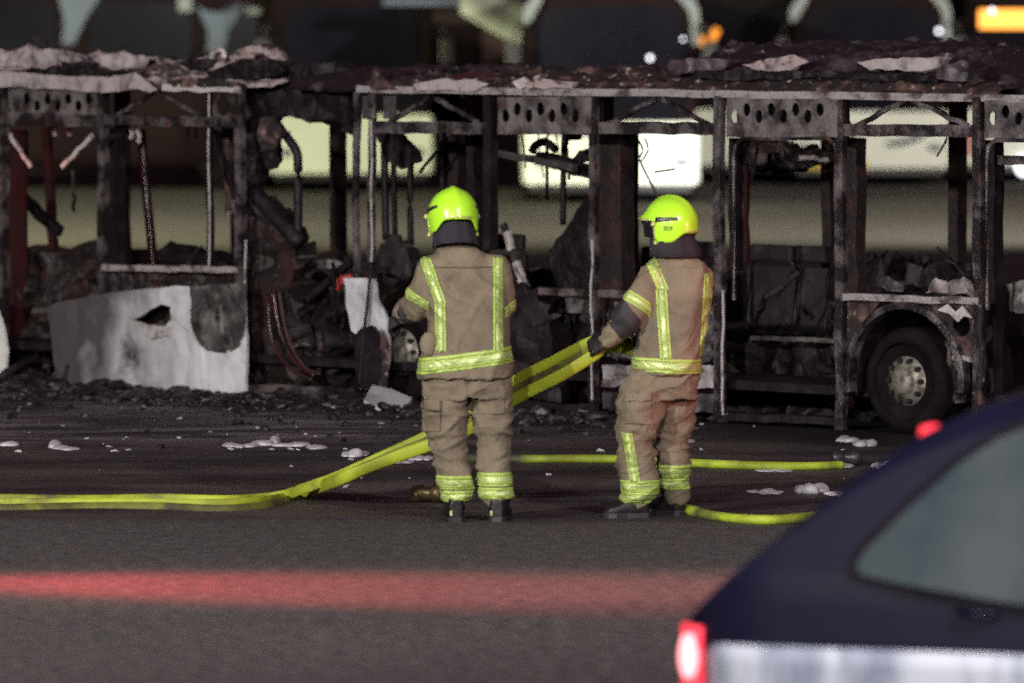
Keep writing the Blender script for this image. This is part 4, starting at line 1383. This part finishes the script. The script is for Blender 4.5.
def slab_band(src, a, n, width, keep, parent):
    """band centred on the plane through a with normal n: lime cloth, two dark seams, silver middle"""
    a, n = Vector(a), Vector(n).normalized()
    h = width / 2
    top = band(src, [(a - n * h, n), (a + n * h, -n)], keep, .004, M['lime'], parent)
    if top:
        for k in (-.30, .30):
            c = a + n * (k * width)
            band(src, [(c - n * width * .04, n), (c + n * width * .04, -n)], keep, .0065, M['seam'], top, "tape_seam")
        band(src, [(a - n * width * .17, n), (a + n * width * .17, -n)], keep, .0065, M['silver'], top, "silver_tape")
    return top


def hand(mb, wrist, fwd, palm, side, scale=1.0, curl=1.2):
    """gloved hand: palm and five fingers. fwd: towards the fingers, palm: out of the palm, side: towards the thumb"""
    wrist, fwd, palm, side = Vector(wrist), Vector(fwd).normalized(), Vector(palm).normalized(), Vector(side).normalized()
    L = .092 * scale
    rings = []
    for t, w_, th in ((-.25, .030, .024), (0, .034, .022), (.4, .043, .019), (.8, .046, .017), (1.05, .042, .014)):
        c = wrist + fwd * (L * t)
        rings.append([c + side * (w_ * scale * math.cos(6.283 * k / 14)) + palm * (th * scale * math.sin(6.283 * k / 14)) for k in range(14)])
    mb.loft(rings)
    for i, (off, ln) in enumerate(((.034, .072), (.012, .082), (-.011, .076), (-.033, .060))):
        base = wrist + fwd * (L * .9) + side * (off * scale)
        pts, d, p = [base], fwd.copy(), base
        for j, seg in enumerate((.42, .33, .25)):
            d = (Matrix.Rotation(curl * (.55, .75, .6)[j], 3, fwd.cross(palm)) @ d).normalized()
            p = p + d * (ln * seg * scale * 1.1)
            pts.append(p)
        limb(mb, pts, [.0125 * scale, .0115 * scale, .010 * scale, .009 * scale], 10)
    tb = wrist + fwd * (L * .25) + side * (.036 * scale)
    t1 = tb + (side * .7 + fwd * .55 + palm * .35).normalized() * (.036 * scale)
    t2 = t1 + (side * .15 + fwd * .75 + palm * .7).normalized() * (.034 * scale)
    t3 = t2 + (fwd * .6 + palm * .75 - side * .2).normalized() * (.024 * scale)
    limb(mb, [tb, t1, t2, t3], [.016 * scale, .0145 * scale, .0125 * scale, .010 * scale], 10)


def boot(mb, heel, toe, h=.2, w=.052):
    heel, toe = Vector(heel), Vector(toe)
    ax = (toe - heel); L = ax.length; ax.normalize()
    sd = Vector((-ax.y, ax.x, 0))
    rings = []
    for t, ww, top in ((0, .6, .13), (.06, .85, .16), (.3, .95, .15), (.5, .95, .11), (.72, 1.1, .085), (.9, .95, .07), (1.0, .55, .05)):
        c = heel + ax * (L * t)
        ring = []
        for k in range(16):
            a = 6.283 * k / 16
            ring.append(c + sd * (w * ww * math.cos(a)) + Vector((0, 0, max(.004, top / 2 + top / 2 * math.copysign(abs(math.sin(a)) ** .6, math.sin(a))))))
        rings.append(ring)
    mb.loft(rings)
    anc = heel + ax * (L * .28)
    mb.tube([anc + Vector((0, 0, .06)), anc + Vector((0, 0, h))], [.058, .066], 16)


def sole(mb, heel, toe, w=.054):
    heel, toe = Vector(heel), Vector(toe)
    ax = (toe - heel); L = ax.length; ax.normalize()
    sd = Vector((-ax.y, ax.x, 0))
    out_ = []
    for t, ww in ((-.02, .5), (.04, .85), (.3, .9), (.5, .88), (.75, 1.12), (.92, .95), (1.02, .5)):
        out_.append((t, ww))
    top = [heel + ax * (L * t) + sd * (w * ww) for t, ww in out_] + [heel + ax * (L * t) - sd * (w * ww) for t, ww in reversed(out_)]
    mb.loft([[Vector((p.x, p.y, .0)) for p in top], [Vector((p.x, p.y, .028)) for p in top]])


def head_mesh(mb, c, face):
    """head with nose, ears and chin on its neck; face: horizontal facing direction"""
    c = Vector(c); f = Vector(face).normalized(); s = Vector((-f.y, f.x, 0)); u = Vector((0, 0, 1))
    rings = []
    for z, a, b, sh in ((-.125, .035, .035, .045), (-.10, .052, .062, .03), (-.05, .066, .086, .012), (0, .074, .096, .004), (.05, .074, .094, -.004), (.09, .060, .076, -.006), (.115, .03, .04, -.006)):
        rings.append([c + u * z + f * (sh + b * math.cos(6.283 * k / 20)) + s * (a * math.sin(6.283 * k / 20)) for k in range(20)])
    mb.loft(rings)
    mb.tube([c + f * .092 + u * .015, c + f * .112 - u * .03, c + f * .095 - u * .038], [.009, .014, .010], 8)
    mb.tube([c + f * .088 - u * .066 - s * .02, c + f * .094 - u * .066, c + f * .088 - u * .066 + s * .02], [.006, .008, .006], 8)
    for k in (-1, 1):
        mb.ball(c + s * (k * .076) - u * .01 - f * .005, (.012, .02, .03), 8, 6)
    mb.tube([c - u * .06 - f * .01, c - u * .22 - f * .02], [.058, .064], 14)


def helmet(parent, c, face, tilt=0.0, number=None, cw=1.0):
    """jet style fire helmet: shell with brow peak, cut-outs for face and neck, ridge, visor, side vents, knobs"""
    c = Vector(c); f0 = Vector(face).normalized()
    yaw = math.atan2(f0.y, f0.x)
    Mx = Matrix.Translation(c) @ Matrix.Rotation(yaw, 4, 'Z') @ Matrix.Rotation(tilt, 4, 'Y')

    def pt(az, el, k=1.0):
        # az 0 = front; ellipsoid a bit longer than wide
        ce, se = math.cos(el), math.sin(el)
        x = .158 * ce * math.cos(az); y = .139 * ce * math.sin(az); z = .150 * se
        if el < 0:                     # cheeks go straight down
            x = .158 * math.cos(az) * (1 - .10 * (el / 1.0) ** 2); y = .139 * math.sin(az) * (1 - .10 * (el / 1.0) ** 2); z = .128 * el
        ridge = .010 * math.exp(-(y / .022) ** 2) * max(0, se) ** .3
        z += ridge
        if abs(az) < .9 and el < .45:  # brow peak
            w_ = (1 - (abs(az) / .9) ** 2) * max(0, 1 - abs(el - .16) / .3)
            x += .028 * w_
        return Vector((x * k, y * k, z * k))

    def ss(x, a, b):
        t = min(1, max(0, (x - a) / (b - a)))
        return t * t * (3 - 2 * t)

    def lower(az):
        a = abs(az)
        lo = .10 - .92 * ss(a, 1.26, 1.44)            # face opening to cheek
        lo += .40 * ss(a, 1.95, 2.6)                 # neck cut-out
        return lo

    nx, ny = 72, 22
    vs, fs = [], []
    for i in range(nx):
        az = -math.pi + 2 * math.pi * i / nx
        lo = lower(az)
        for j in range(ny + 1):
            el = math.pi / 2 * .985 + (lo - math.pi / 2 * .985) * j / ny
            vs.append(Mx @ pt(az, el))
    for i in range(nx):
        k = (i + 1) % nx
        for j in range(ny):
            fs.append((i * (ny + 1) + j, k * (ny + 1) + j, k * (ny + 1) + j + 1, i * (ny + 1) + j + 1))
    fs.append(tuple(i * (ny + 1) for i in range(nx)))
    o = MB().add(vs, fs).build("helmet", M['helmet'], parent, True)
    s = o.modifiers.new("thickness", 'SOLIDIFY'); s.thickness = .008; s.offset = -1

    def patch(name, az0, az1, e0, e1, k, mt, n=10, trap=0.0):
        vs, fs = [], []
        for i in range(n + 1):
            for j in range(5):
                t = i / n
                az = az0 + (az1 - az0) * t
                ea, eb = e0 + trap * t, e1
                vs.append(Mx @ pt(az, ea + (eb - ea) * j / 4, k))
        for i in range(n):
            for j in range(4):
                a = i * 5 + j
                fs.append((a, a + 1, a + 6, a + 5))
        q = MB().add(vs, fs).build(name, mt, o, True)
        t = q.modifiers.new("thickness", 'SOLIDIFY'); t.thickness = .006; t.offset = 0
        return q

    patch("visor", -1.42, 1.42, -.62, .10, .965, M['visor'], 18)
    for sg in (-1, 1):
        patch("side_vent", sg * 1.42, sg * 2.25, .06, .24, 1.012, M['dark'], 8, .08)
        patch("brow_trim", sg * .05, sg * 1.2, .10, .19, 1.02, M['helmettrim'], 10)
        patch("visor_edge", sg * 1.32, sg * 1.40, -.72, .10, 1.0, M['helmettrim'], 4)
        p = Mx @ (pt(sg * 1.40, -.80, 1.03))
        MB().ball(p, .014, 10, 8).build("strap_knob", M['helmettrim'], o, True)
        p = Mx @ (pt(sg * 1.36, -.02, 1.05))
        MB().ball(p, .016, 12, 8).build("pivot_knob", M['helmettrim'], o, True)
    patch("rear_trim", 2.55, 3.14, -.36, -.28, 1.012, M['helmettrim'], 8)
    patch("rear_trim", -3.14, -2.55, -.36, -.28, 1.012, M['helmettrim'], 8)
    if number:
        cu = bpy.data.curves.new("number", 'FONT')
        cu.body = number
        cu.size = .034
        cu.extrude = .001
        cu.align_x = 'CENTER'; cu.align_y = 'CENTER'
        t = bpy.data.objects.new("tmp", cu)
        COL.objects.link(t)
        dg = bpy.context.evaluated_depsgraph_get(); dg.update()
        me = bpy.data.meshes.new_from_object(t.evaluated_get(dg))
        bpy.data.objects.remove(t)
        az = 1.88
        a = Mx @ pt(az, -.20, 1.03); b = Mx @ pt(az + .1, -.20, 1.03); e = Mx @ pt(az, -.09, 1.03)
        xx = (b - a).normalized(); yy = (e - a).normalized(); zz = xx.cross(yy)
        for v in me.vertices:
            v.co = a + xx * v.co.x + yy * v.co.y + zz * v.co.z
        link("number", me, M['dark'], o)
    # neck curtain
    cur = []
    for z, rx, ry, sh in ((-.02, .128, .116, .01), (-.08, .136, .124, .0), (-.14, .150, .138, -.012), (-.185, .155, .145, -.02)):
        ring = []
        rx, ry = rx * cw, ry * cw
        for i in range(37):
            az = .98 + (2 * math.pi - 1.96) * i / 36
            wob = 1 + .03 * math.sin(az * 9)
            ring.append(Mx @ Vector((rx * math.cos(az) * wob + sh, ry * math.sin(az) * wob, z)))
        cur.append(ring)
    vs = [p for r_ in cur for p in r_]
    fs = [(i * 37 + j, i * 37 + j + 1, (i + 1) * 37 + j + 1, (i + 1) * 37 + j) for i in range(3) for j in range(36)]
    q = MB().add(vs, fs).build("neck_curtain", M['curtain'], o, True)
    t = q.modifiers.new("thickness", 'SOLIDIFY'); t.thickness = .006
    return o


def finish_cloth(me, name, mt, root):
    o = link(name, me, mt, root, True)
    return o


# ---- left firefighter: back to the camera
FF1 = on_ground(468, 521)
body = MB()
for rr in ([((-.02, 0, .82), .15, .10), ((-.01, 0, 1.0), .14, .09), ((-.01, 0, 1.2), .16, .10), ((-.03, 0, 1.38), .17, .09), ((-.05, .0, 1.47), .08, .07)],):
    body.loft([sring(c, w_, d_) for c, w_, d_ in rr])
limb(body, [(-.11, 0, .86), (-.11, .01, .48), (-.065, 0, .08)], [.085, .055, .04])
limb(body, [(.12, 0, .86), (.14, .01, .48), (.158, 0, .08)], [.085, .055, .04])
limb(body, [(-.22, 0, 1.38), (-.265, .05, 1.17), (-.34, .26, 1.14)], [.055, .042, .032])
limb(body, [(.17, 0, 1.40), (.235, .06, 1.16), (.12, .28, 1.12)], [.055, .042, .032])
head_mesh(body, (-.085, .02, 1.66), (-.25, 1, 0))
bme = remesh(body, .012, 3, "person")
p1 = link("person", bme, M['skin'], None, True)
p1.location = FF1
tag(p1, "firefighter with back to the camera, arms in front, standing left of the hose holder", "person")

jk = MB()
jk.loft([sring(c, w_, d_, e_) for c, w_, d_, e_ in (((-.010, 0, .795), .258, .185, 2.6), ((-.010, 0, .90), .258, .185, 2.6), ((0, 0, 1.02), .232, .172, 2.5),
        ((.0, .0, 1.15), .222, .165, 2.5), ((-.01, .0, 1.27), .228, .160, 2.5), ((-.025, .0, 1.37), .222, .140, 2.4), ((-.04, .0, 1.44), .185, .115, 2.3),
        ((-.055, .005, 1.50), .125, .100, 2.2), ((-.065, .01, 1.545), .098, .095, 2.0))])
limb(jk, [(-.18, .0, 1.385), (-.255, .035, 1.20), (-.345, .20, 1.145)], [.098, .088, .070])
limb(jk, [(.145, .0, 1.40), (.195, .05, 1.19), (.10, .27, 1.12)], [.092, .084, .068])
jme = remesh(jk, .0105, 5, "jacket")
fn = cloth_noise(1.3, .013)


def jf1(p, n):
    a = fn(p, n)
    # a long diagonal pull across the back and slack over the hem
    if n.y < 0:
        l = (p.x - .03) - (p.z - 1.16) * .55
        a += .010 * math.exp(-(l / .022) ** 2) * max(0, 1 - abs(p.z - 1.18) / .16)
        a += .006 * math.sin(p.x * 26 + p.z * 5) * max(0, 1 - abs(p.z - .98) / .14)
    return a


folds(jme, jf1)
jac = finish_cloth(jme, "jacket", M['coat'], p1)
isback = lambda p, n: n.y < .25 and -.26 < p.x < .24 and p.z > .8
torso = lambda p, n: abs(p.x + .01) < .30 and p.z < 1.05
slab_band(jme, (-.01, 0, .895), (-.13, 0, 1), .088, torso, jac)
# braces
slab_band(jme, (-.19, 0, 1.33), (1, 0, .36), .058, lambda p, n: n.y < .3 and 1.215 < p.z < 1.46 and -.27 < p.x < -.10, jac)
slab_band(jme, (-.150, 0, 1.1), (1, 0, .02), .058, lambda p, n: n.y < 0 and .945 < p.z < 1.222 and -.22 < p.x < -.08, jac)
slab_band(jme, (.166, 0, 1.1), (1, 0, .0), .050, lambda p, n: n.y < .2 and .955 < p.z < 1.46 and .10 < p.x < .23, jac)
slab_band(jme, (.196, .055, 1.185), (-.2, -.2, 1), .06, lambda p, n: p.x > .205 and p.z > 1.1 and p.z < 1.26, jac)
slab_band(jme, (-.270, .03, 1.235), (.42, -.1, .8), .05, lambda p, n: p.x < -.215 and 1.12 < p.z < 1.33, jac)
# dark cuff
cf = MB()
limb(cf, [(-.305, .12, 1.168), (-.365, .235, 1.135)], [.080, .062])
cf.build("cuff", M['pads'], jac, True)
pk = MB().ball((-.215, -.125, .985), (.05, .035, .07), 14, 10); pk.build("pocket", M['coat'], jac, True)
MB().ball((-.245, -.120, 1.0), (.017, .012, .018), 10, 8).build("buckle", M['silver'], jac, True)

tr = MB()
tr.loft([sring(c, w_, d_, 2.5) for c, w_, d_ in (((0, 0, .68), .225, .14), ((0, 0, .76), .235, .155), ((-.005, 0, .88), .225, .155))])
limb(tr, [(-.120, 0, .80), (-.118, .0, .62), (-.112, .015, .44), (-.078, .0, .20), (-.066, .0, .135)], [.125, .122, .108, .092, .088])
limb(tr, [(.128, 0, .80), (.138, .0, .62), (.143, .015, .44), (.155, .0, .20), (.158, .0, .135)], [.118, .112, .100, .092, .090])
tme = remesh(tr, .0105, 4, "trousers")
fn2 = cloth_noise(7.7, .018, 1.8)
folds(tme, lambda p, n: fn2(p, n) + .006 * math.sin(p.z * 62 + noise.noise(p * 6) * 4) * max(0, 1 - abs(p.z - .10) / .12) - .02 * math.exp(-((p.x - .008) / .012) ** 2) * (1 if p.z > .6 else 0))
tro = finish_cloth(tme, "trousers", M['coat'], p1)
slab_band(tme, (0, 0, .218), (.0, 0, 1), .075, lambda p, n: p.x < .045, tro)
slab_band(tme, (0, 0, .142), (.0, 0, 1), .06, lambda p, n: p.x < .045, tro)
slab_band(tme, (0, 0, .235), (.0, 0, 1), .075, lambda p, n: p.x > .045, tro)
slab_band(tme, (0, 0, .160), (.0, 0, 1), .06, lambda p, n: p.x > .045, tro)
for hx, tx in ((-.062, -.10), (.160, .20)):
    bt = MB(); boot(bt, (hx, -.085, 0), (tx, .20, 0), .16)
    bo = link("boot", remesh(bt, .008, 2, "boot"), M['boot'], p1, True)
    so = MB(); sole(so, (hx, -.088, 0), (tx, .205, 0)); so.build("sole", M['dark'], bo)
    MB().box((hx - .03, -.092, .05), (.016, .012, .03)).build("heel_tab", M['silver'], bo, bevel=.004)
for wr, fw_, pm, sd in (((-.37, .26, 1.12), (-.55, .65, -.35), (.55, .3, -.6), (.2, .6, .7)), ((.085, .30, 1.10), (-.5, .85, 0), (-.7, -.4, -.3), (0, .2, .9))):
    hm = MB(); hand(hm, wr, fw_, pm, sd, 1.12, 1.0)
    link("glove", remesh(hm, .004, 1, "glove"), M['pads'], p1, True)
helmet(p1, (-.082, .015, 1.695), (-.22, 1, 0), R(13), None, .88)

def pocket(src, x0, x1, z0, z1, keep, parent, off=.011):
    pl = [((x0, 0, 0), (1, 0, 0)), ((x1, 0, 0), (-1, 0, 0)), ((0, 0, z0), (0, 0, 1)), ((0, 0, z1), (0, 0, -1))]
    p_ = band(src, pl, keep, off, M['coat'], parent, "pocket")
    pl2 = pl[:2] + [((0, 0, z1 - .035), (0, 0, 1)), ((0, 0, z1 + .012), (0, 0, -1))]
    if p_: band(src, pl2, keep, off + .008, M['coat'], p_, "pocket_flap")


pocket(tme, -.245, -.150, .50, .66, lambda p, n: n.y < .5 and .4 < p.z < .75, tro)
pocket(tme, .06, .20, .60, .72, lambda p, n: n.y < .3 and .5 < p.z < .8, tro, .006)
band(jme, [((0, 0, 1.405), (0, 0, 1)), ((0, 0, 1.412), (0, 0, -1))], lambda p, n: n.y < .3 and abs(p.x + .03) < .16, .003, M['seamdark'], jac, "yoke_seam")

# ---- right firefighter: pulling the hose, head turned to the left
FF2 = on_ground(655, 517)
body = MB()
body.loft([sring(c, w_, d_) for c, w_, d_ in (((.03, 0, .80), .13, .10), ((.08, 0, 1.0), .12, .09), ((.11, 0, 1.2), .14, .10), ((.10, 0, 1.34), .15, .09), ((.11, 0, 1.45), .075, .07))])
limb(body, [(-.03, -.02, .80), (-.12, -.03, .43), (-.09, -.02, .08)], [.085, .055, .04])
limb(body, [(.11, .06, .80), (.10, .12, .43), (.115, .16, .08)], [.085, .055, .04])
limb(body, [(-.03, -.06, 1.32), (-.165, -.10, 1.10), (-.27, -.04, .985)], [.055, .042, .032])
limb(body, [(.24, .06, 1.32), (.23, .20, 1.08), (-.10, .20, 1.02)], [.055, .042, .032])
head_mesh(body, (.085, .0, 1.60), (-.88, .47, 0))
p2 = link("person", remesh(body, .012, 3, "person"), M['skin'], None, True)
p2.location = FF2
tag(p2, "firefighter looking left with legs apart, pulling the bundle of yellow hoses", "person")
YW = R(-20)
jk = MB()
jk.loft([sring(c, w_, d_, e_, 28, YW) for c, w_, d_, e_ in (((.066, 0, .79), .192, .165, 2.6), ((.066, 0, .90), .190, .165, 2.6), ((.088, 0, 1.02), .182, .160, 2.5),
        ((.105, .0, 1.15), .186, .160, 2.5), ((.112, .0, 1.25), .198, .158, 2.5), ((.105, .0, 1.33), .205, .145, 2.4), ((.10, .0, 1.39), .180, .125, 2.3),
        ((.108, .005, 1.44), .130, .105, 2.2), ((.11, .01, 1.48), .100, .095, 2.0))])
limb(jk, [(-.02, -.055, 1.325), (-.135, -.105, 1.13), (-.265, -.05, .99)], [.092, .086, .058])
limb(jk, [(.235, .05, 1.325), (.235, .17, 1.12), (.02, .24, 1.02)], [.085, .080, .062])
jme = remesh(jk, .0105, 5, "jacket")
fn3 = cloth_noise(4.1, .014)


def jf2(p, n):
    a = fn3(p, n)
    l = (p.x + .04) - (p.z - .95) * .25
    if n.y < 0 and p.x < .1:
        a += .008 * math.sin(p.x * 30 - p.z * 30) * max(0, 1 - abs(p.z - .98) / .16)
    return a


folds(jme, jf2)
jac = finish_cloth(jme, "jacket", M['coat'], p2)
slab_band(jme, (.06, 0, .852), (.04, 0, 1), .078, lambda p, n: p.z < 1.0 and p.x > -.14, jac)
slab_band(jme, (.005, 0, 1.36), (1, 0, .42), .062, lambda p, n: n.y < .2 and 1.272 < p.z < 1.44 and -.06 < p.x < .09, jac)
slab_band(jme, (.042, 0, 1.1), (1, 0, .07), .062, lambda p, n: n.y < .4 and p.y < .02 and .892 < p.z < 1.278 and -.02 < p.x < .12, jac)
slab_band(jme, (.285, 0, 1.2), (1, 0, -.05), .05, lambda p, n: p.z > .9 and p.x > .2 and p.z < 1.36 and n.y < .8, jac)
slab_band(jme, (-.110, -.09, 1.205), (.5, .15, .8), .062, lambda p, n: p.x < -.025 and 1.08 < p.z < 1.32 and n.y < .6, jac)
fd = Vector((-.78, .12, -.62)).normalized()
ec = Vector((-.165, -.10, 1.095))
band(jme, [(ec - fd * .075, fd), (ec + fd * .075, -fd)], lambda p, n: (p - ec).length < .17 and p.x < -.088 and n.y < .35 and n.z < .55, .006, M['pads'], jac, "elbow_pad")

tr = MB()
tr.loft([sring(c, w_, d_, 2.5, 28, YW) for c, w_, d_ in (((.04, .02, .66), .195, .15), ((.05, .01, .75), .19, .155), ((.06, 0, .87), .17, .145))])
limb(tr, [(-.02, -.02, .78), (-.085, -.045, .62), (-.118, -.05, .44), (-.098, -.03, .22), (-.092, -.02, .14)], [.128, .130, .112, .104, .096])
limb(tr, [(.12, .05, .78), (.115, .09, .62), (.098, .12, .44), (.108, .15, .22), (.115, .16, .14)], [.112, .108, .096, .090, .088])
tme = remesh(tr, .0105, 4, "trousers")
fn4 = cloth_noise(12.4, .020, 1.8)
folds(tme, lambda p, n: fn4(p, n) + .007 * math.sin(p.z * 58 + noise.noise(p * 6) * 4) * max(0, 1 - abs(p.z - .10) / .12))
tro = finish_cloth(tme, "trousers", M['coat'], p2)
leftleg = lambda p, n: p.x < .02 and p.y < .09
rightleg = lambda p, n: not leftleg(p, n)
slab_band(tme, (0, 0, .180), (.0, 0, 1), .062, leftleg, tro)
slab_band(tme, (0, 0, .115), (.0, 0, 1), .062, leftleg, tro)
slab_band(tme, (0, 0, .250), (.0, 0, 1), .07, rightleg, tro)
slab_band(tme, (0, 0, .180), (.0, 0, 1), .06, rightleg, tro)
slab_band(tme, (-.138, 0, .36), (1, 0, .16), .055, lambda p, n: n.y < .1 and .205 < p.z < .48 and p.x < -.06, tro)
pocket(tme, -.16, -.03, .53, .69, lambda p, n: n.y < .2 and .45 < p.z < .8, tro)
for he, to in (((-.035, -.02, 0), (-.285, -.05, 0)), ((.155, .13, 0), (-.04, .30, 0))):
    bt = MB(); boot(bt, he, to, .15, .056)
    bo = link("boot", remesh(bt, .008, 2, "boot"), M['boot'], p2, True)
    so = MB(); sole(so, he, to, .058); so.build("sole", M['dark'], bo)
for wr, fw_, pm, sd in (((-.275, -.045, .982), (-.8, .45, -.3), (.1, .85, -.5), (-.2, .45, .85)), ((-.0, .25, 1.01), (-.95, -.15, -.2), (.05, -.85, -.5), (-.2, -.3, .9))):
    hm = MB(); hand(hm, wr, fw_, pm, sd, 1.12, 1.15)
    link("glove", remesh(hm, .004, 1, "glove"), M['boot'], p2, True)
helmet(p2, (.085, .0, 1.64), (-.88, .47, 0), R(0), "359")

# ------------------------------------------------------------------ foreground car
CAR_T = R(20)
CU = Vector((math.cos(CAR_T), -math.sin(CAR_T), 0))
CN = Vector((math.sin(CAR_T), math.cos(CAR_T), 0))
CP0 = at_depth(690, 660, 23.6); CP0.z = 0
car = empty("parked_car", CP0 + CN * .85, -CAR_T, "dark navy hatchback with a glowing tail lamp and pale painted side reflections", "car")


def cxz(px, py):
    d = ray(px, py)
    t = CP0.dot(CN) / d.dot(CN)
    p = Vector((0, 0, H)) + d * t
    return ((p - CP0).dot(CU), p.z)


def cx(px, py=600): return cxz(px, py)[0]


def cz(py, px=690): return cxz(px, py)[1]


outline = [(674, 690), (675, 640), (681, 618), (700, 600), (722, 578), (760, 545), (800, 511), (850, 471), (900, 437), (930, 421), (960, 409), (1000, 395), (1040, 385),
           (1100, 376), (1180, 372), (1260, 376), (1350, 392), (1430, 420), (1520, 470), (1580, 510), (1700, 528), (1790, 548), (1850, 575), (1870, 610), (1876, 690)]
prof = [cxz(a, b) for a, b in outline]
prof = [(a, b - .018 * min(1, max(0, (b - .62) / .35))) for a, b in prof]


def topz(x):
    for (a, za), (b, zb) in zip(prof, prof[1:]):
        if a <= x <= b and b > a:
            return za + (zb - za) * (x - a) / (b - a)
    return prof[0][1] if x < prof[0][0] else prof[-1][1]


def halfw(x):
    L = prof[-1][0]
    a = min(1, max(0, (x - prof[0][0]) / .35)); b = min(1, max(0, (L - x) / .6))
    return .85 * (.80 + .20 * math.sqrt(1 - (1 - a) ** 2)) * (.78 + .22 * math.sqrt(1 - (1 - b) ** 2))


def side_y(z, x):
    hw = halfw(x)
    if z < .57: return hw * (.96 + .04 * min(1, max(0, (z - .2) / .37)))
    if z < .80: return hw - .02 * (z - .57) / .23
    return hw - .02 - (z - .80) * .30


stations = [prof[0][0] + i * .012 for i in range(12)] + [prof[0][0] + .14 + i * .06 for i in range(200)]
stations = [x for x in stations if x < prof[-1][0] - .01] + [prof[-1][0] - .005]
rings = []
for x in stations:
    zt = topz(x)
    zt = max(zt, .30)
    lv = [.20, .30, .42, .54, .575, .60, .70, .80, .85] + [.85 + (zt - .85) * k / 6 for k in range(1, 7)]
    left = []
    for z in lv:
        zz = min(z, zt)
        left.append(Vector((x, -side_y(zz, x), zz)))
    zc = .035
    yt = side_y(zt, x)
    mid = [Vector((x, -yt * k, zt + zc * (1 - k * k))) for k in (.9, .6, .2, -.2, -.6, -.9)]
    right = [Vector((p.x, -p.y, p.z)) for p in reversed(left)]
    rings.append(left + mid + right)
cb = MB().loft(rings)
cbo = cb.build("body", M['paint'], car, True)


def car_patch(name, pts, off, mt, parent=None, seg=1):
    """sheet following the near (camera) side of the car, points in photo pixels"""
    lp = []
    for i, (a, b) in enumerate(pts):
        q = pts[(i + 1) % len(pts)]
        k = max(1, int(math.hypot(q[0] - a, q[1] - b) / 12))
        for j in range(k):
            x, z = cxz(a + (q[0] - a) * j / k, b + (q[1] - b) * j / k)
            lp.append(Vector((x, -side_y(z, x) - off, z)))
    return sheet(name, [lp], mt, parent or car, .012)


win = [(858, 575), (855, 565), (862, 552), (900, 512), (950, 466), (985, 442), (1020, 428), (1100, 414), (1200, 412), (1300, 426), (1390, 455), (1470, 500), (1490, 530), (1480, 600), (1300, 625), (1100, 615), (1000, 602), (900, 584)]
wf = [(848, 579), (845, 564), (854, 547), (893, 505), (944, 459), (981, 434), (1018, 419), (1100, 405), (1200, 403), (1303, 417), (1395, 447), (1480, 494), (1502, 530), (1492, 612), (1300, 637), (1100, 627), (1000, 614), (900, 596)]
car_patch("window_frame", wf, .006, mat('window_rubber', (0.010, 0.009, 0.013), (0.014, 0.012, 0.017), 6, .4, .7, .9, spec=.05))
car_patch("window", win, .014, M['carglass'])


def side_reflection_mat():
    m = mat('painted_side_reflection', (0.56, 0.61, 0.68), (0.46, 0.51, 0.60), 2.0, .4, .7, .3, 0, (0.22, .26, .34), 1.6, .5, .62, stretch=(2.4, 1, .4))  # reflections on the car side, painted as a pale band with darker patches
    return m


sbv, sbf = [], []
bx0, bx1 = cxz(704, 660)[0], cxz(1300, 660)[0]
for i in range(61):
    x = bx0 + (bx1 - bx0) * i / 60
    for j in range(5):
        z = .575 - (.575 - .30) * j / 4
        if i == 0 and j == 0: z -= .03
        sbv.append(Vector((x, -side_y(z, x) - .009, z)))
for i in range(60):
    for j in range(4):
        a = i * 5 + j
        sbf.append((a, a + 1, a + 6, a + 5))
sb_ = MB().add(sbv, sbf).build("side_reflection", side_reflection_mat(), car, True)
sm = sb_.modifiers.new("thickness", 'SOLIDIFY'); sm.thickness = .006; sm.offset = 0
hp = [cxz(a, b) for a, b in ((958, 611), (968, 612), (988, 615), (996, 617))]
hd = MB().tube([Vector((x, -side_y(z, x) - o_, z)) for (x, z), o_ in zip(hp, (.0, .03, .03, .0))], .016, 8)
hd.build("door_handle", M['paint'], car, True)
# tail lamps wrap the rear corners
for sg in (-1, 1):
    rg = []
    for z in (cz(628), cz(634), cz(650), cz(668), cz(690), cz(706)):
        row = []
        for k in range(9):
            x = prof[0][0] - .012 + .008 * k / 8 + .085 * (k / 8)
            row.append(Vector((x, sg * (side_y(z, max(x, prof[0][0])) + .014 - .0 * k), z)))
        rg.append(row)
    vs = [p for r_ in rg for p in r_]
    fs = [(i * 9 + j, i * 9 + j + 1, (i + 1) * 9 + j + 1, (i + 1) * 9 + j) for i in range(5) for j in range(8)]
    tl = MB().add(vs, fs).build("tail_lamp", M['redlamp'], car, True)
    t = tl.modifiers.new("thickness", 'SOLIDIFY'); t.thickness = .04; t.offset = 0
    if sg < 0:
        MB().ball((cx(685), -halfw(cx(690)) - .035, cz(657, 685)), (.036, .02, .085), 12, 8).build("bulb", M['redcore'], tl, True)
lx = cx(921, 424)
MB().box((lx - .13, -.3, topz(lx - .13) + .035), (.035, .17, .055)).build("brake_lamp", M['redlamp'], car, bevel=.015)
for x in (cx(690) + .75, cx(690) + 3.35):
    for sg in (-1, 1):
        wh = MB().lathe([(.12, -.09), (.30, -.10), (.315, -.06), (.315, .06), (.30, .10), (.12, .09)], (x, sg * .70, .315), 'Y', 30).build("wheel", M['tyre'], car, True)
        MB().lathe([(.02, -.10), (.19, -.085), (.2, .085), (.02, .1)], (x, sg * .70, .315), 'Y', 24).build("rim", M['hub'], wh, True)
